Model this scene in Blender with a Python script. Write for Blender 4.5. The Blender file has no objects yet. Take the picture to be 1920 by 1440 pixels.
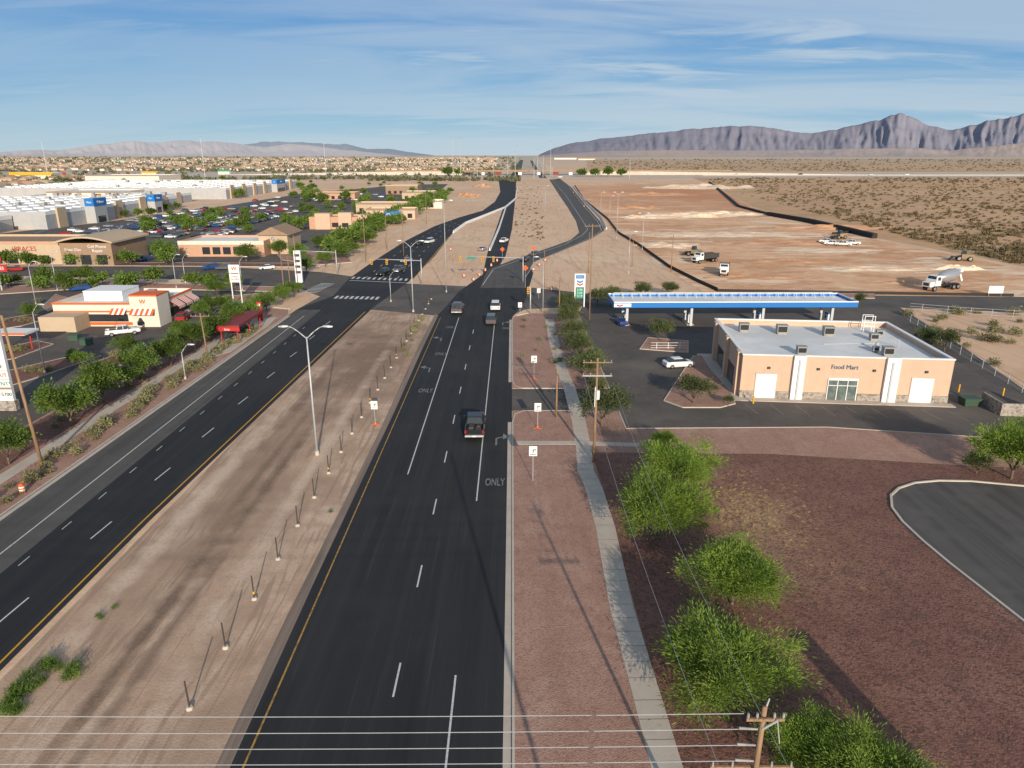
import bpy, math, random
import numpy as np
from mathutils import Vector, noise
random.seed(7); rng=np.random.default_rng(7)
S=bpy.context.scene; COL=S.collection
H=33.; F=1331.; TH=math.atan(430/F); ST,CT=math.sin(TH),math.cos(TH)
def G(px,py,z=0):
    u=(px-960)/F; v=(py-720)/F; t=(H-z)/max(.0025,ST+v*CT); return (u*t,(CT-v*ST)*t)
def GL(l): return [G(*p) for p in l]
def Yp(py): return G(960,py)[1]
def HT(by,ty):
    Y=Yp(by); v=(ty-720)/F; return H-Y*(ST+v*CT)/(CT-v*ST)
# ---------- materials
def M(name,col,layers=(),rough=.85,bump=0,bs=8,metal=0,obj=False,spec=.3,rand=0,transl=0):
    m=bpy.data.materials.new(name); m.use_nodes=True; nt=m.node_tree; N=nt.nodes; L=nt.links
    b=N['Principled BSDF']; b.inputs['Roughness'].default_value=rough; b.inputs['Metallic'].default_value=metal
    b.inputs['Specular IOR Level'].default_value=spec
    if obj: vec=N.new('ShaderNodeTexCoord').outputs['Object']
    else: vec=N.new('ShaderNodeNewGeometry').outputs['Position']
    def vm(op,a,val):
        n=N.new('ShaderNodeVectorMath'); n.operation=op; L.new(a,n.inputs[0]); n.inputs[1].default_value=val; return n
    def noise_n(sc,det=4):
        v=vec; ds=0
        if isinstance(sc,tuple): v=vm('MULTIPLY',vec,sc[:3]).outputs[0]; s=1; ds=sc[3] if len(sc)>3 else 0
        else: s=sc
        n=N.new('ShaderNodeTexNoise'); n.inputs['Scale'].default_value=s; n.inputs['Detail'].default_value=det; n.inputs['Roughness'].default_value=.6; n.inputs['Distortion'].default_value=ds
        L.new(v,n.inputs['Vector']); return n.outputs['Fac']
    def mr(val,lo,hi,amt):
        n=N.new('ShaderNodeMapRange'); L.new(val,n.inputs[0]); n.inputs[1].default_value=lo; n.inputs[2].default_value=hi; n.inputs[3].default_value=0; n.inputs[4].default_value=amt; return n.outputs[0]
    cur=None
    def mix(fac,c):
        nonlocal cur
        n=N.new('ShaderNodeMix'); n.data_type='RGBA'; L.new(fac,n.inputs[0])
        if cur is None: n.inputs[6].default_value=(*col,1)
        else: L.new(cur,n.inputs[6])
        n.inputs[7].default_value=(*c,1); cur=n.outputs[2]
    for l in layers:
        if l[0]=='n': mix(mr(noise_n(l[1]),l[3],l[4],l[5] if len(l)>5 else 1),l[2])
        elif l[0]=='vc':
            n=N.new('ShaderNodeTexVoronoi'); n.inputs['Scale'].default_value=l[1]; L.new(vec,n.inputs['Vector'])
            s=N.new('ShaderNodeSeparateColor'); L.new(n.outputs['Color'],s.inputs[0]); mix(mr(s.outputs[0],l[3],l[4],l[5]),l[2])
        elif l[0]=='s':
            cx,cy,rx,ry=l[1]
            a=vm('SUBTRACT',vec,(cx,cy,0)); a=vm('MULTIPLY',a.outputs[0],(1/rx,1/ry,0)); a=vm('LENGTH',a.outputs[0],(0,0,0))
            q=N.new('ShaderNodeMath'); q.operation='MULTIPLY_ADD'; L.new(noise_n(l[4] if len(l)>4 else .3,8),q.inputs[0]); q.inputs[1].default_value=3.0; L.new(a.outputs['Value'],q.inputs[2])
            mix(mr(q.outputs[0],2.9,1.7,l[3]),l[2])
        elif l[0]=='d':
            a=vm('LENGTH',vec,(0,0,0)); mix(mr(a.outputs['Value'],l[1],l[3],l[4]),l[2])  # tint by distance from the origin, paints far haze into the colour
    if rand:
        oi=N.new('ShaderNodeObjectInfo'); hs=N.new('ShaderNodeHueSaturation')
        mm=N.new('ShaderNodeMapRange'); L.new(oi.outputs['Random'],mm.inputs[0]); mm.inputs[3].default_value=1-rand; mm.inputs[4].default_value=1+rand; L.new(mm.outputs[0],hs.inputs['Value'])
        if cur is None: hs.inputs['Color'].default_value=(*col,1)
        else: L.new(cur,hs.inputs['Color'])
        cur=hs.outputs[0]
    if cur is None: b.inputs['Base Color'].default_value=(*col,1)
    else: L.new(cur,b.inputs['Base Color'])
    if bump:
        bn=N.new('ShaderNodeBump'); bn.inputs['Strength'].default_value=1; bn.inputs['Distance'].default_value=bump
        L.new(noise_n(bs,6),bn.inputs['Height']); L.new(bn.outputs[0],b.inputs['Normal'])
    if transl:
        t=N.new('ShaderNodeBsdfTranslucent'); ms=N.new('ShaderNodeMixShader'); ms.inputs[0].default_value=transl
        if cur: L.new(cur,t.inputs['Color'])
        else: t.inputs['Color'].default_value=(*col,1)
        L.new(b.outputs[0],ms.inputs[1]); L.new(t.outputs[0],ms.inputs[2]); L.new(ms.outputs[0],N['Material Output'].inputs['Surface'])
    return m
m_ground=M('hazed_desert_dirt',(.72,.47,.30),[('n',.012,(.80,.58,.40),.42,.65,.8),('n',.09,(.58,.35,.21),.5,.72,.6),('n',1.3,(.46,.30,.19),.55,.75,.5),('n',(.5,.05,1,1.5),(.50,.33,.215),.5,.62,.5),('d',900,(.56,.45,.34),5000,.8)],bump=.04,bs=2.5)  # dirt tones; the last layer is painted distance haze
m_median=M('median_dirt',(.53,.355,.245),[('n',(.35,.05,1,1.2),(.65,.47,.345),.45,.60,.9),('n',.10,(.39,.26,.18),.47,.60,.8),('n',(.9,.06,1,1.8),(.32,.205,.14),.53,.60,.65),('n',.5,(.40,.26,.175),.48,.68,.7),('s',(-25,118,7,32),(.22,.14,.095),.9,.12),('s',(-28,66,4,24),(.31,.205,.14),.75,.25),
 ('s',(-26.6,43,.55,15),(.19,.125,.085),.95,.35),('s',(-24.9,44,.5,15),(.22,.145,.10),.85,.35),('s',(-25.6,70,.6,18),(.19,.125,.085),.95,.35),('s',(-27.4,72,.55,18),(.21,.14,.095),.85,.3),('s',(-29.5,100,.8,22),(.21,.135,.095),.9,.3),('s',(-31.5,64,.9,30),(.72,.54,.40),.7,.3),('s',(-22.2,75,.8,40),(.70,.52,.39),.7,.3),('n',3,(.38,.25,.17),.50,.70,.5),('n',11,(.30,.20,.14),.55,.70,.6),('n',25,(.76,.59,.45),.62,.75,.5)],bump=.03,bs=6)
m_asph=M('fresh_asphalt',(.026,.0262,.028),[('n',(1.1,.012,1),(.037,.0355,.0355),.42,.64,.8),('n',(.35,.05,1),(.018,.019,.021),.5,.7,.7),('n',.06,(.046,.043,.041),.5,.72,.7),('n',(2.5,.06,1),(.052,.048,.045),.60,.70,.6),('n',30,(.05,.049,.048),.6,.8,.5)],rough=.8,bump=.008,bs=30,spec=.25)
m_asphold=M('worn_asphalt',(.10,.091,.085),[('n',(.9,.02,1),(.066,.061,.058),.45,.65,.8),('n',.25,(.135,.122,.112),.5,.72,.6),('n',2,(.06,.056,.054),.62,.75,.5),('n',30,(.17,.155,.145),.6,.8,.4)],rough=.9,bump=.008,bs=30)
m_lot=M('parking_asphalt',(.115,.098,.088),[('n',.12,(.078,.068,.063),.45,.65,.8),('n',.6,(.155,.132,.115),.52,.75,.5),('n',1.8,(.04,.037,.036),.64,.73,.8),('n',.05,(.185,.155,.13),.53,.68,.6)],rough=.9,bump=.008,bs=25)
m_shoulder=M('dusty_shoulder',(.27,.20,.155),[('n',(1.5,.05,1),(.14,.11,.09),.4,.65,.8),('n',8,(.36,.27,.21),.55,.8,.5)],bump=.02,bs=20)
m_white=M('white_road_paint',(.60,.60,.57),[('n',6,(.28,.28,.27),.52,.70,.8)],rough=.7)
m_wornw=M('worn_road_paint',(.24,.24,.23),[('n',4,(.08,.08,.08),.48,.64,.8)],rough=.8)
m_yel=M('yellow_road_paint',(.66,.33,.025),[('n',4,(.36,.22,.05),.5,.72,.7)],rough=.7)
m_yelw=M('worn_yellow_paint',(.44,.24,.05),[('n',3,(.18,.12,.06),.45,.62,.9)],rough=.8)
m_conc=M('concrete',(.55,.48,.40),[('n',.8,(.43,.375,.32),.45,.7,.7),('n',14,(.62,.55,.48),.55,.8,.4)],bump=.01,bs=12)
m_walk=M('sidewalk_concrete',(.53,.45,.375),[('n',.6,(.42,.355,.30),.45,.7,.7),('n',10,(.60,.525,.45),.55,.8,.4)],bump=.01,bs=12)
m_grL=M('pink_gravel',(.40,.225,.165),[('n',.22,(.49,.305,.23),.45,.65,.7),('n',.9,(.29,.155,.115),.52,.7,.5),('n',(.5,.08,1),(.32,.175,.13),.52,.66,.5),('vc',7,(.22,.115,.09),.5,.95,.5),('n',14,(.58,.40,.31),.56,.72,.65)],bump=.06,bs=8)
m_grD=M('maroon_gravel',(.215,.10,.072),[('n',.15,(.28,.145,.105),.45,.65,.7),('n',.5,(.13,.065,.05),.52,.66,.6),('s',(23,61,3.4,5.5),(.50,.33,.17),.8,.35),('s',(24,58,7,10),(.36,.22,.13),.45,.6),('s',(18,71,6,2),(.38,.22,.15),.5,.35),('vc',5,(.09,.043,.033),.45,.95,.75),('n',9,(.37,.205,.155),.56,.70,.8),('n',22,(.47,.30,.23),.62,.72,.6)],bump=.10,bs=6)
m_site=M('graded_earth',(.80,.48,.28),[('n',(.012,.02,1,1.0),(.66,.34,.17),.44,.56,.9),('n',(.02,.035,2,1.5),(.90,.70,.50),.52,.60,.8),('n',(.03,.09,1,1.0),(.54,.27,.14),.50,.60,.8),('n',.3,(.88,.64,.44),.5,.7,.5),('n',(.08,.3,1,2),(.46,.25,.14),.56,.63,.6),('s',(150,640,110,170),(.57,.25,.12),.9,.01)],bump=.14,bs=.6)
m_scrubg=M('hazed_scrub_ground',(.62,.375,.20),[('n',.008,(.54,.31,.16),.45,.62,.8),('n',(.02,.05,1),(.42,.28,.155),.50,.62,.7),('n',(.006,.03,1),(.70,.48,.30),.54,.64,.6),('n',.15,(.36,.25,.14),.54,.66,.6),('d',1200,(.50,.38,.26),5000,.8)],bump=.08,bs=.8)  # scrub soil tones, with haze painted in over the far part
m_subg=M('hazed_suburb_ground',(.60,.48,.36),[('n',.01,(.44,.37,.27),.45,.6,.8),('n',.03,(.22,.21,.13),.54,.64,.6),('d',1500,(.50,.44,.37),5000,.7)])  # suburb soil tones; far end tinted as painted haze
m_black=M('black_silt_fabric',(.035,.03,.028),rough=.8)
m_pale=M('pale_road',(.60,.51,.42),[('n',.05,(.50,.42,.34),.45,.65,.7),('n',(.2,.02,1),(.40,.33,.27),.5,.62,.5)])
m_leafA=M('feathery_leaves',(.215,.315,.045),[('n',1.6,(.065,.115,.017),.42,.60,.95),('n',6,(.34,.44,.085),.50,.68,.8)],rough=.7,obj=True,rand=.14,transl=.30)
m_leafB=M('roadside_leaves',(.16,.24,.042),[('n',1.2,(.06,.11,.02),.42,.62,.9),('n',6,(.28,.36,.075),.54,.72,.7)],rough=.7,obj=True,rand=.25,transl=.34)
m_leafC=M('olive_leaves',(.125,.15,.055),[('n',1.2,(.055,.075,.03),.42,.62,.9),('n',6,(.21,.225,.09),.54,.72,.7)],rough=.75,obj=True,rand=.18,transl=.28)
m_agave=M('dry_shrub_leaves',(.28,.26,.13),[('n',3,(.15,.15,.07),.42,.62,.9),('n',9,(.50,.43,.26),.54,.72,.7)],rough=.8,obj=True,rand=.25,transl=.2)
m_scrub=M('desert_scrub_leaves',(.17,.125,.065),[('n',.3,(.11,.09,.045),.4,.6,.8)],rough=.9)
m_bark=M('bark',(.16,.115,.08),[('n',6,(.07,.05,.04),.45,.65,.8)],obj=True,bump=.02,bs=12)
m_wood=M('pole_wood',(.34,.21,.12),[('n',(8,8,.6),(.18,.11,.065),.45,.65,.8)],obj=True)
m_galv=M('galvanised_steel',(.52,.53,.54),[('n',2,(.42,.43,.44),.45,.65,.6)],rough=.5,metal=.3,obj=True)
m_dkmet=M('dark_metal',(.07,.065,.06),rough=.6,metal=.2)
m_wht=M('white_paint',(.80,.79,.77),[('n',1.5,(.69,.67,.64),.5,.75,.5)],rough=.6,obj=True)
m_roofw=M('white_roof_membrane',(.76,.755,.75),[('n',.06,(.60,.59,.575),.45,.6,.8),('n',.3,(.64,.63,.62),.45,.68,.8),('n',2.5,(.55,.52,.48),.6,.8,.6)],rough=.7)
m_stuc=M('peach_stucco',(.60,.42,.30),[('n',.7,(.55,.38,.27),.45,.65,.6),('n',(1.5,1.5,.2),(.50,.34,.24),.55,.7,.5),('n',18,(.52,.35,.24),.6,.8,.4)],bump=.008,bs=30,obj=True)
m_tan=M('tan_stucco',(.52,.40,.275),[('n',.7,(.47,.35,.24),.45,.65,.6)],bump=.01,bs=20,obj=True)
m_brown=M('brown_stucco',(.33,.22,.145),[('n',.7,(.27,.18,.12),.45,.65,.6)],obj=True)
m_salmon=M('salmon_stucco',(.54,.32,.21),[('n',.7,(.48,.28,.19),.45,.65,.6)],obj=True)
m_cream=M('cream_stucco',(.70,.63,.53),[('n',.5,(.63,.56,.46),.45,.7,.6)],obj=True)
m_grey=M('grey_wall',(.42,.42,.42),[('n',.2,(.36,.36,.36),.45,.65,.6)],obj=True)
m_stone=M('stone_veneer',(.38,.33,.28),[('vc',3.5,(.19,.16,.14),.3,.9,.9)],bump=.03,bs=6,obj=True)
m_glass=M('dark_glass',(.03,.035,.04),rough=.12,spec=.7)
m_glassg=M('green_tinted_glass',(.10,.13,.12),[('n',.8,(.22,.25,.23),.45,.65,.7)],rough=.15,spec=.6,obj=True)
m_blue=M('blue_fascia',(.015,.17,.50),rough=.5,spec=.3)
m_red=M('red_paint',(.46,.035,.03),rough=.5)
m_orange=M('orange_paint',(.72,.13,.025),rough=.55)
m_dkred=M('dark_red_roof',(.24,.04,.035),[('n',2,(.18,.03,.03),.45,.65,.7)],rough=.6,obj=True)
m_yelp=M('signal_yellow',(.70,.38,.02),rough=.5)
m_mach=M('dusty_machine_paint',(.34,.25,.13),[('n',2,(.22,.17,.11),.4,.65,.8)],rough=.7,obj=True)
m_green=M('sign_green',(.03,.24,.16),rough=.5)
m_dgreen=M('dull_green_paint',(.05,.09,.06),rough=.6)
m_tyre=M('tyre_rubber',(.02,.02,.02),rough=.8)
m_rim=M('wheel_rim',(.4,.4,.42),rough=.35,metal=.7)
m_lred=M('red_lens',(.45,.015,.015),rough=.25)
m_lwh=M('clear_lens',(.75,.75,.72),rough=.2)
m_blk=M('black_trim',(.02,.02,.022),rough=.5)
m_hvac=M('hvac_metal',(.34,.33,.31),[('n',3,(.22,.21,.2),.45,.65,.7)],rough=.6,obj=True)
paint={k:M(k+'_car_paint',c,rough=.28,spec=.6,metal=mt) for k,c,mt in [('black',(.015,.016,.018),0),('white',(.75,.75,.74),0),('silver',(.42,.43,.45),.5),('grey',(.13,.135,.14),.4),('red',(.35,.02,.02),0),('blue',(.02,.08,.3),.2),('tan',(.4,.32,.22),.2)]}
# ---------- mesh builder
class MB:
    def __init__(s): s.v=[];s.f=[];s.m=[]
    def face(s,pts,m=0):
        i=len(s.v); s.v+= [tuple(p) for p in pts]; s.f.append(tuple(range(i,i+len(pts)))); s.m.append(m); return s
    def box(s,x0,x1,y0,y1,z0,z1,m=0):
        return s.prism([(x0,y0),(x1,y0),(x1,y1),(x0,y1)],z0,z1,m)
    def prism(s,p,z0,z1,m=0,top=None):
        a=sum(p[i][0]*p[(i+1)%len(p)][1]-p[(i+1)%len(p)][0]*p[i][1] for i in range(len(p)))
        if a<0: p=p[::-1]
        n=len(p); i=len(s.v); q=top or p
        s.v+=[(x,y,z0) for x,y in p]+[(x,y,z1) for x,y in q]
        s.f.append(tuple(range(i+n-1,i-1,-1))); s.f.append(tuple(range(i+n,i+2*n)))
        s.f+=[(i+k,i+(k+1)%n,i+n+(k+1)%n,i+n+k) for k in range(n)]; s.m+=[m]*(n+2); return s
    def sheet(s,p,z,m=0):
        a=sum(p[i][0]*p[(i+1)%len(p)][1]-p[(i+1)%len(p)][0]*p[i][1] for i in range(len(p)))
        if a<0: p=p[::-1]
        return s.face([(x,y,z) for x,y in p],m)
    def cyl(s,a,b,r0,r1=None,n=10,m=0):
        r1=r0 if r1 is None else r1; a=Vector(a);b=Vector(b); d=(b-a).normalized()
        u=d.cross(Vector((0,0,1)) if abs(d.z)<.9 else Vector((1,0,0))).normalized(); w=d.cross(u)
        i=len(s.v)
        for c,r in ((a,r0),(b,r1)):
            for k in range(n):
                t=2*math.pi*k/n; s.v.append(tuple(c+u*(r*math.cos(t))+w*(r*math.sin(t))))
        s.f+=[(i+k,i+n+k,i+n+(k+1)%n,i+(k+1)%n) for k in range(n)]+[tuple(range(i,i+n)),tuple(range(i+2*n-1,i+n-1,-1))]; s.m+=[m]*(n+2); return s
    def loft(s,rings,m=0):
        n=len(rings[0]); i=len(s.v)
        for r in rings: s.v+=[tuple(p) for p in r]
        for j in range(len(rings)-1):
            for k in range(n):
                s.f.append((i+j*n+k,i+j*n+(k+1)%n,i+(j+1)*n+(k+1)%n,i+(j+1)*n+k)); s.m.append(m)
        s.f.append(tuple(range(i+n-1,i-1,-1))); s.f.append(tuple(range(i+(len(rings)-1)*n,i+len(rings)*n))); s.m+=[m]*2; return s
    def ribbon(s,pts,w,z0,z1,m=0):
        P=[Vector((p[0],p[1])) for p in pts]; L=[];R=[]
        for k,p in enumerate(P):
            d=(P[min(k+1,len(P)-1)]-P[max(k-1,0)]).normalized(); n=Vector((-d.y,d.x)); L.append(p+n*w/2); R.append(p-n*w/2)
        for k in range(len(P)-1):
            s.prism([tuple(R[k]),tuple(R[k+1]),tuple(L[k+1]),tuple(L[k])],z0,z1,m)
        return s
    def line(s,pts,w,z,m=0):
        P=[Vector((p[0],p[1])) for p in pts]
        for k in range(len(P)-1):
            d=(P[k+1]-P[k]).normalized(); n=Vector((-d.y,d.x))*w/2
            s.sheet([tuple(P[k]-n),tuple(P[k+1]-n),tuple(P[k+1]+n),tuple(P[k]+n)],z,m)
        return s
    def mesh(s,name,mats,smooth=False):
        me=bpy.data.meshes.new(name); me.from_pydata(s.v,[],s.f)
        for m in (mats if isinstance(mats,(list,tuple)) else [mats]): me.materials.append(m)
        me.polygons.foreach_set('material_index',s.m)
        if smooth: me.polygons.foreach_set('use_smooth',[True]*len(s.f))
        me.update(); return me
KIDS={}
def put(name,data,loc=(0,0,0),rz=0,parent=None):
    o=bpy.data.objects.new(name,data); COL.objects.link(o); o.location=loc if len(loc)==3 else (*loc,0); o.rotation_euler=(0,0,rz)
    if parent: o.parent=parent; KIDS.setdefault(parent.name,[]).append(o)
    return o
def tag(o,label,cat,group=None):
    o['label']=label;o['category']=cat
    if group:o['group']=group
    return o
def thing(name,label,cat,loc=(0,0,0),rz=0,group=None): return tag(put(name,None,loc,rz),label,cat,group)
def part(par,name,mb,mats,smooth=False,label=None,loc=(0,0,0),rz=0):
    o=put(name,mb.mesh(name,mats,smooth) if isinstance(mb,MB) else mb,loc,rz,par)
    if label:o['label']=label
    return o
def bxs(par,name,boxes,mats):
    for bx in boxes: part(par,name,MB().box(*bx),mats)
def solo(name,mb,mats,label,cat,loc=(0,0,0),rz=0,group=None,smooth=False):
    return tag(put(name,mb.mesh(name,mats,smooth) if isinstance(mb,MB) else mb,loc,rz),label,cat,group)
def struct(name,mb,mats,parent=None):
    o=put(name,mb.mesh(name,mats),parent=parent)
    if not parent:o['kind']='structure'
    return o
def dup(src,loc,rz=0,sc=None,label=None):
    o=src.copy(); COL.objects.link(o); o.location=loc if len(loc)==3 else (*loc,src.location.z); o.rotation_euler=(0,0,rz)
    if sc: o.scale=(sc,)*3 if not isinstance(sc,tuple) else sc
    if label:o['label']=label
    for c in KIDS.get(src.name,[]):
        k=c.copy(); COL.objects.link(k); k.parent=o; KIDS.setdefault(o.name,[]).append(k)
        for g in KIDS.get(c.name,[]):
            q=g.copy(); COL.objects.link(q); q.parent=k
    return o
def text(par,name,s,size,mat,loc,rot=(math.pi/2,0,0),ext=.02,sc=(1,1,1),bold=0,align='CENTER'):
    c=bpy.data.curves.new('t','FONT'); c.body=s; c.size=size; c.extrude=ext; c.offset=bold; c.align_x=align; c.align_y='CENTER'; c.resolution_u=3
    t=bpy.data.objects.new('t',c); COL.objects.link(t); bpy.context.view_layer.update()
    me=bpy.data.meshes.new_from_object(t); bpy.data.objects.remove(t); me.materials.clear(); me.materials.append(mat)
    o=put(name,me,loc,0,par); o.rotation_euler=rot; o.scale=sc; return o
# ---------- ground & roads
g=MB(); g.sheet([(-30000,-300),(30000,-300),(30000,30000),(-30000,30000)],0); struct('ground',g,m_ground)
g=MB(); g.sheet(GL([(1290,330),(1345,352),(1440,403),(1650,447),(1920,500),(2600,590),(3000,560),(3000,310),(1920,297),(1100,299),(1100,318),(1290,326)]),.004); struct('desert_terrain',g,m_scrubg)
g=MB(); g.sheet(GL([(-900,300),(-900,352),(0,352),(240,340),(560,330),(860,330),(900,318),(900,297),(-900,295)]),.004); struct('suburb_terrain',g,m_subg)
g=MB(); g.sheet(GL([(1080,345),(1326,341),(1345,353),(1440,405),(1640,450),(1920,505),(2300,575),(1900,556),(1320,548),(1250,505),(1180,455),(1135,420),(1085,370)]),.02); struct('construction_ground',g,m_site)
g=MB(); g.sheet([(-34.2,-60),(-16.2,-60),(-16.2,150),(-18,158),(-31.5,158),(-33.5,100)],.01); struct('median_ground',g,m_median)
mr_=[(-16.2,-60),(-16.1,150),(-15,160),(-13.5,178)]+GL([(905,515),(930,497),(985,488),(1000,512)])+[(3,165),(0,148),(0,-60)]
g=MB(); g.sheet(mr_,.030); ROAD=struct('main_road',g,m_asph)
g=MB(); g.sheet([(-16.75,-60),(-15.95,-60),(-15.9,20),(-16.05,50),(-15.85,90),(-16,120),(-15.9,150),(-16.7,152),(-16.9,120),(-16.6,80),(-16.9,45),(-16.6,10)],.034); struct('road_shoulder',g,m_shoulder)
g=MB(); g.sheet(GL([(905,515),(915,470),(930,430),(945,385),(952,340),(968,340),(965,385),(960,430),(948,480),(935,500)]),.026); struct('center_road',g,m_asph)
g=MB(); g.sheet(GL([(900,540),(915,505),(960,488),(1020,468),(1070,450),(1086,436),(1080,415),(1065,390),(1048,365),(1030,337),(1050,335),(1072,352),(1098,385),(1125,415),(1133,432),(1110,447),(1050,472),(1000,492),(985,520),(985,540)]),.034); struct('curved_road',g,m_asphold)
lr=[(-49,-60),(-49,60),(-48.2,156)]+GL([(625,555),(655,522),(700,490),(760,452),(815,424),(860,408),(905,395),(928,378),(938,360),(935,338),(955,338),(968,352),(964,372),(945,388),(905,404),(870,420),(848,438),(815,480),(775,522)])+[(-31.5,158),(-34.3,60),(-34.6,-60)]
g=MB(); g.sheet(lr,.036); LROAD=struct('left_road',g,m_asph)
g=MB(); g.sheet([(-48.95,-60),(-42.3,-60),(-42.3,60),(-42.6,156),(-48.1,156),(-48.95,60)],.040); struct('road_bus_lane',g,m_asphold)
g=MB(); g.sheet(GL([(-900,497),(100,496),(350,497),(600,510),(665,519),(720,530),(880,537),(985,538),(1100,550),(1700,555),(1920,557),(2600,562),(2600,600),(1920,586),(1690,577),(1100,574),(985,580)])+[(0,150),(-16,150),(-31,156),(-48.2,156)]+GL([(600,556),(560,540),(350,524),(100,518),(-900,520)]),.022); struct('cross_street',g,m_lot)
g=MB(); g.sheet([(14.5,83.5),(14.5,152)]+GL([(1100,560),(1660,560),(1790,640),(1920,730),(2100,800)])+[(75,80)]+GL([(1840,822)])+[(40,84)],.028); struct('station_lot',g,m_lot)
g=MB(); g.sheet([(0,90.3),(0,99.7),(15,99.7),(15,90.3)],.038); struct('driveway',g,m_lot)
g=MB(); g.sheet([(-62,60),(-62,190),(-260,190),(-260,40),(-110,40)],.012); struct('restaurant_lot',g,m_lot)
g=MB(); g.sheet(GL([(600,497),(-700,492),(-700,440),(0,438),(190,417),(370,394),(560,364),(760,346),(840,345),(820,362),(730,395),(660,440),(640,470)]),.012); struct('shopping_parking_lot',g,m_lot)
g=MB(); g.sheet(GL([(-900,332),(600,333),(870,330),(1100,333),(1920,332),(3000,334),(3000,323),(1920,323),(1100,321),(870,322),(0,325),(-900,325)]),.03); struct('frontage_road',g,m_pale)
g=MB(); g.sheet(GL([(940,338),(965,300),(975,293),(1000,293),(1008,300),(1050,338),(1000,320)]),.034); struct('far_road',g,m_subg)
g=MB(); g.sheet(GL([(955,334),(967,312),(975,300),(981,300),(978,316),(972,334)]),.04); struct('far_lanes',g,m_asphold)
g=MB(); g.sheet(GL([(1012,334),(1000,316),(994,301),(998,301),(1008,316),(1026,334)]),.04); struct('far_lanes',g,m_asphold)
g=MB(); g.prism([(.15,-60),(.15,90.2),(3,90.2),(14.3,90),(14.4,83.4),(40,83.9)]+GL([(1840,822)])+[(75,80),(130,76),(130,-60)],0,.12)
g.prism([(.15,99.9),(.15,148),(4,152),(14.3,151),(14.3,99.9)],0,.12); struct('gravel_verge',g,m_grL)
g=MB(); g.sheet([(9.7,-60),(9.3,76),(30,75.5)]+GL([(1830,876)])+[(130,66),(130,-60)],.124); struct('dark_gravel_ground',g,m_grD)
sw=[(9.6,-40)]+GL([(1250,1440),(1205,1280),(1165,1140),(1135,990),(1113,915),(1098,885),(1094,840),(1085,790),(1068,730),(1052,690),(1038,640),(1030,600)])
g=MB(); g.ribbon(sw,1.8,.1,.14); g.ribbon(GL([(968,832),(1080,832),(1200,836)]),1.1,.1,.145); SW=struct('sidewalk',g,m_walk)
j=MB()
for k in range(len(sw)-1):
    a,b=Vector(sw[k]),Vector(sw[k+1]); n=int((b-a).length/1.6); d=(b-a).normalized(); q=Vector((-d.y,d.x))*.9
    for i in range(n):
        p=a+d*(i*1.6+.3); j.line([tuple(p-q),tuple(p+q)],.035,.149)
struct('sidewalk_joint',j,m_shoulder,SW)
g=MB(); g.prism([(-49.15,-60),(-49.15,60),(-48.4,150),(-50,156),(-58,158),(-62,150),(-62,-60)],0,.12); g.prism([(-62,-60),(-62,58),(-110,38),(-110,-60)],0,.12); struct('roadside_gravel',g,m_grL)
g=MB(); g.sheet([(-56,-60),(-56,146),(-61.5,146),(-61.5,-60)],.124); struct('planting_bed',g,m_grD)
g=MB(); g.prism([(-55.3,-60),(-55.3,118),(-55,146),(-50,148),(-49.2,140),(-49.2,120),(-53.6,112),(-53.6,-60)],.1,.14); struct('left_sidewalk',g,m_walk)
g=MB(); g.ribbon([(0.08,-60),(.08,86),(.4,88.8),(1.5,90.1),(8,90.2)],.16,0,.15); g.ribbon([(8,99.8),(1.5,99.9),(.4,101),(.08,103),(.08,146),(1,150),(4,152.5)],.16,0,.15)
g.ribbon([(14.4,84),(14.4,90)],.16,0,.15); g.ribbon([(14.4,100),(14.4,150)],.16,0,.15); g.ribbon([(14.4,83.6),(40,84.05)]+GL([(1840,821)]),.16,0,.15)
g.ribbon([(-49.07,-60),(-49.07,60),(-48.3,150),(-49.5,156.5),(-54,158.5)],.16,0,.15); struct('kerb',g,m_conc)
g=MB(); g.ribbon([(-.28,-60),(-.28,86)],.5,.03,.034); g.ribbon([(-.28,103),(-.28,146)],.5,.03,.034); g.ribbon([(-48.65,-60),(-48.65,60),(-47.9,150)],.5,.03,.046); struct('gutter',g,m_walk)
dr=GL([(2400,925),(1920,914),(1820,905),(1760,904),(1715,908),(1685,918),(1670,932),(1672,955),(1692,982),(1730,1018),(1780,1060),(1850,1115),(1920,1170),(2100,1320),(2300,1500)])
g=MB(); g.sheet(dr+[(60,20),(120,30)],.13); struct('curved_driveway',g,m_asphold)
g=MB(); g.ribbon(dr,.22,.1,.27); struct('driveway_kerb',g,m_conc)
def island(pts,mat=None):
    g=MB(); g.prism(pts,0,.12,0); g.ribbon(pts+[pts[0]],.16,0,.16,1); struct('planted_island',g,[mat or m_grL,m_conc])
island(GL([(1245,752),(1280,765),(1350,765),(1378,758),(1370,735),(1330,690),(1316,668),(1300,668)]))
island(GL([(1200,655),(1290,662),(1290,640),(1215,634)]))
island(GL([(1105,560),(1300,556),(1640,560),(1640,552),(1105,548)]))
isl=[[(0,700),(120,672),(190,668),(60,712),(0,730)],[(150,690),(250,655),(330,640),(300,655),(190,700)],[(300,640),(410,608),(430,612),(330,655)],[(0,600),(60,590),(95,596),(40,612),(0,618)],[(0,655),(70,640),(100,646),(30,672),(0,678)],[(370,610),(470,570),(500,565),(510,572),(420,612)],[(380,560),(520,548),(545,552),(400,578)],[(130,560),(90,585),(80,575),(105,552)],[(0,538),(180,528),(560,540),(560,548),(180,540),(0,552)]]
for q in isl: island(GL(q),m_grD if len(q)%2 else m_grL)
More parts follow.
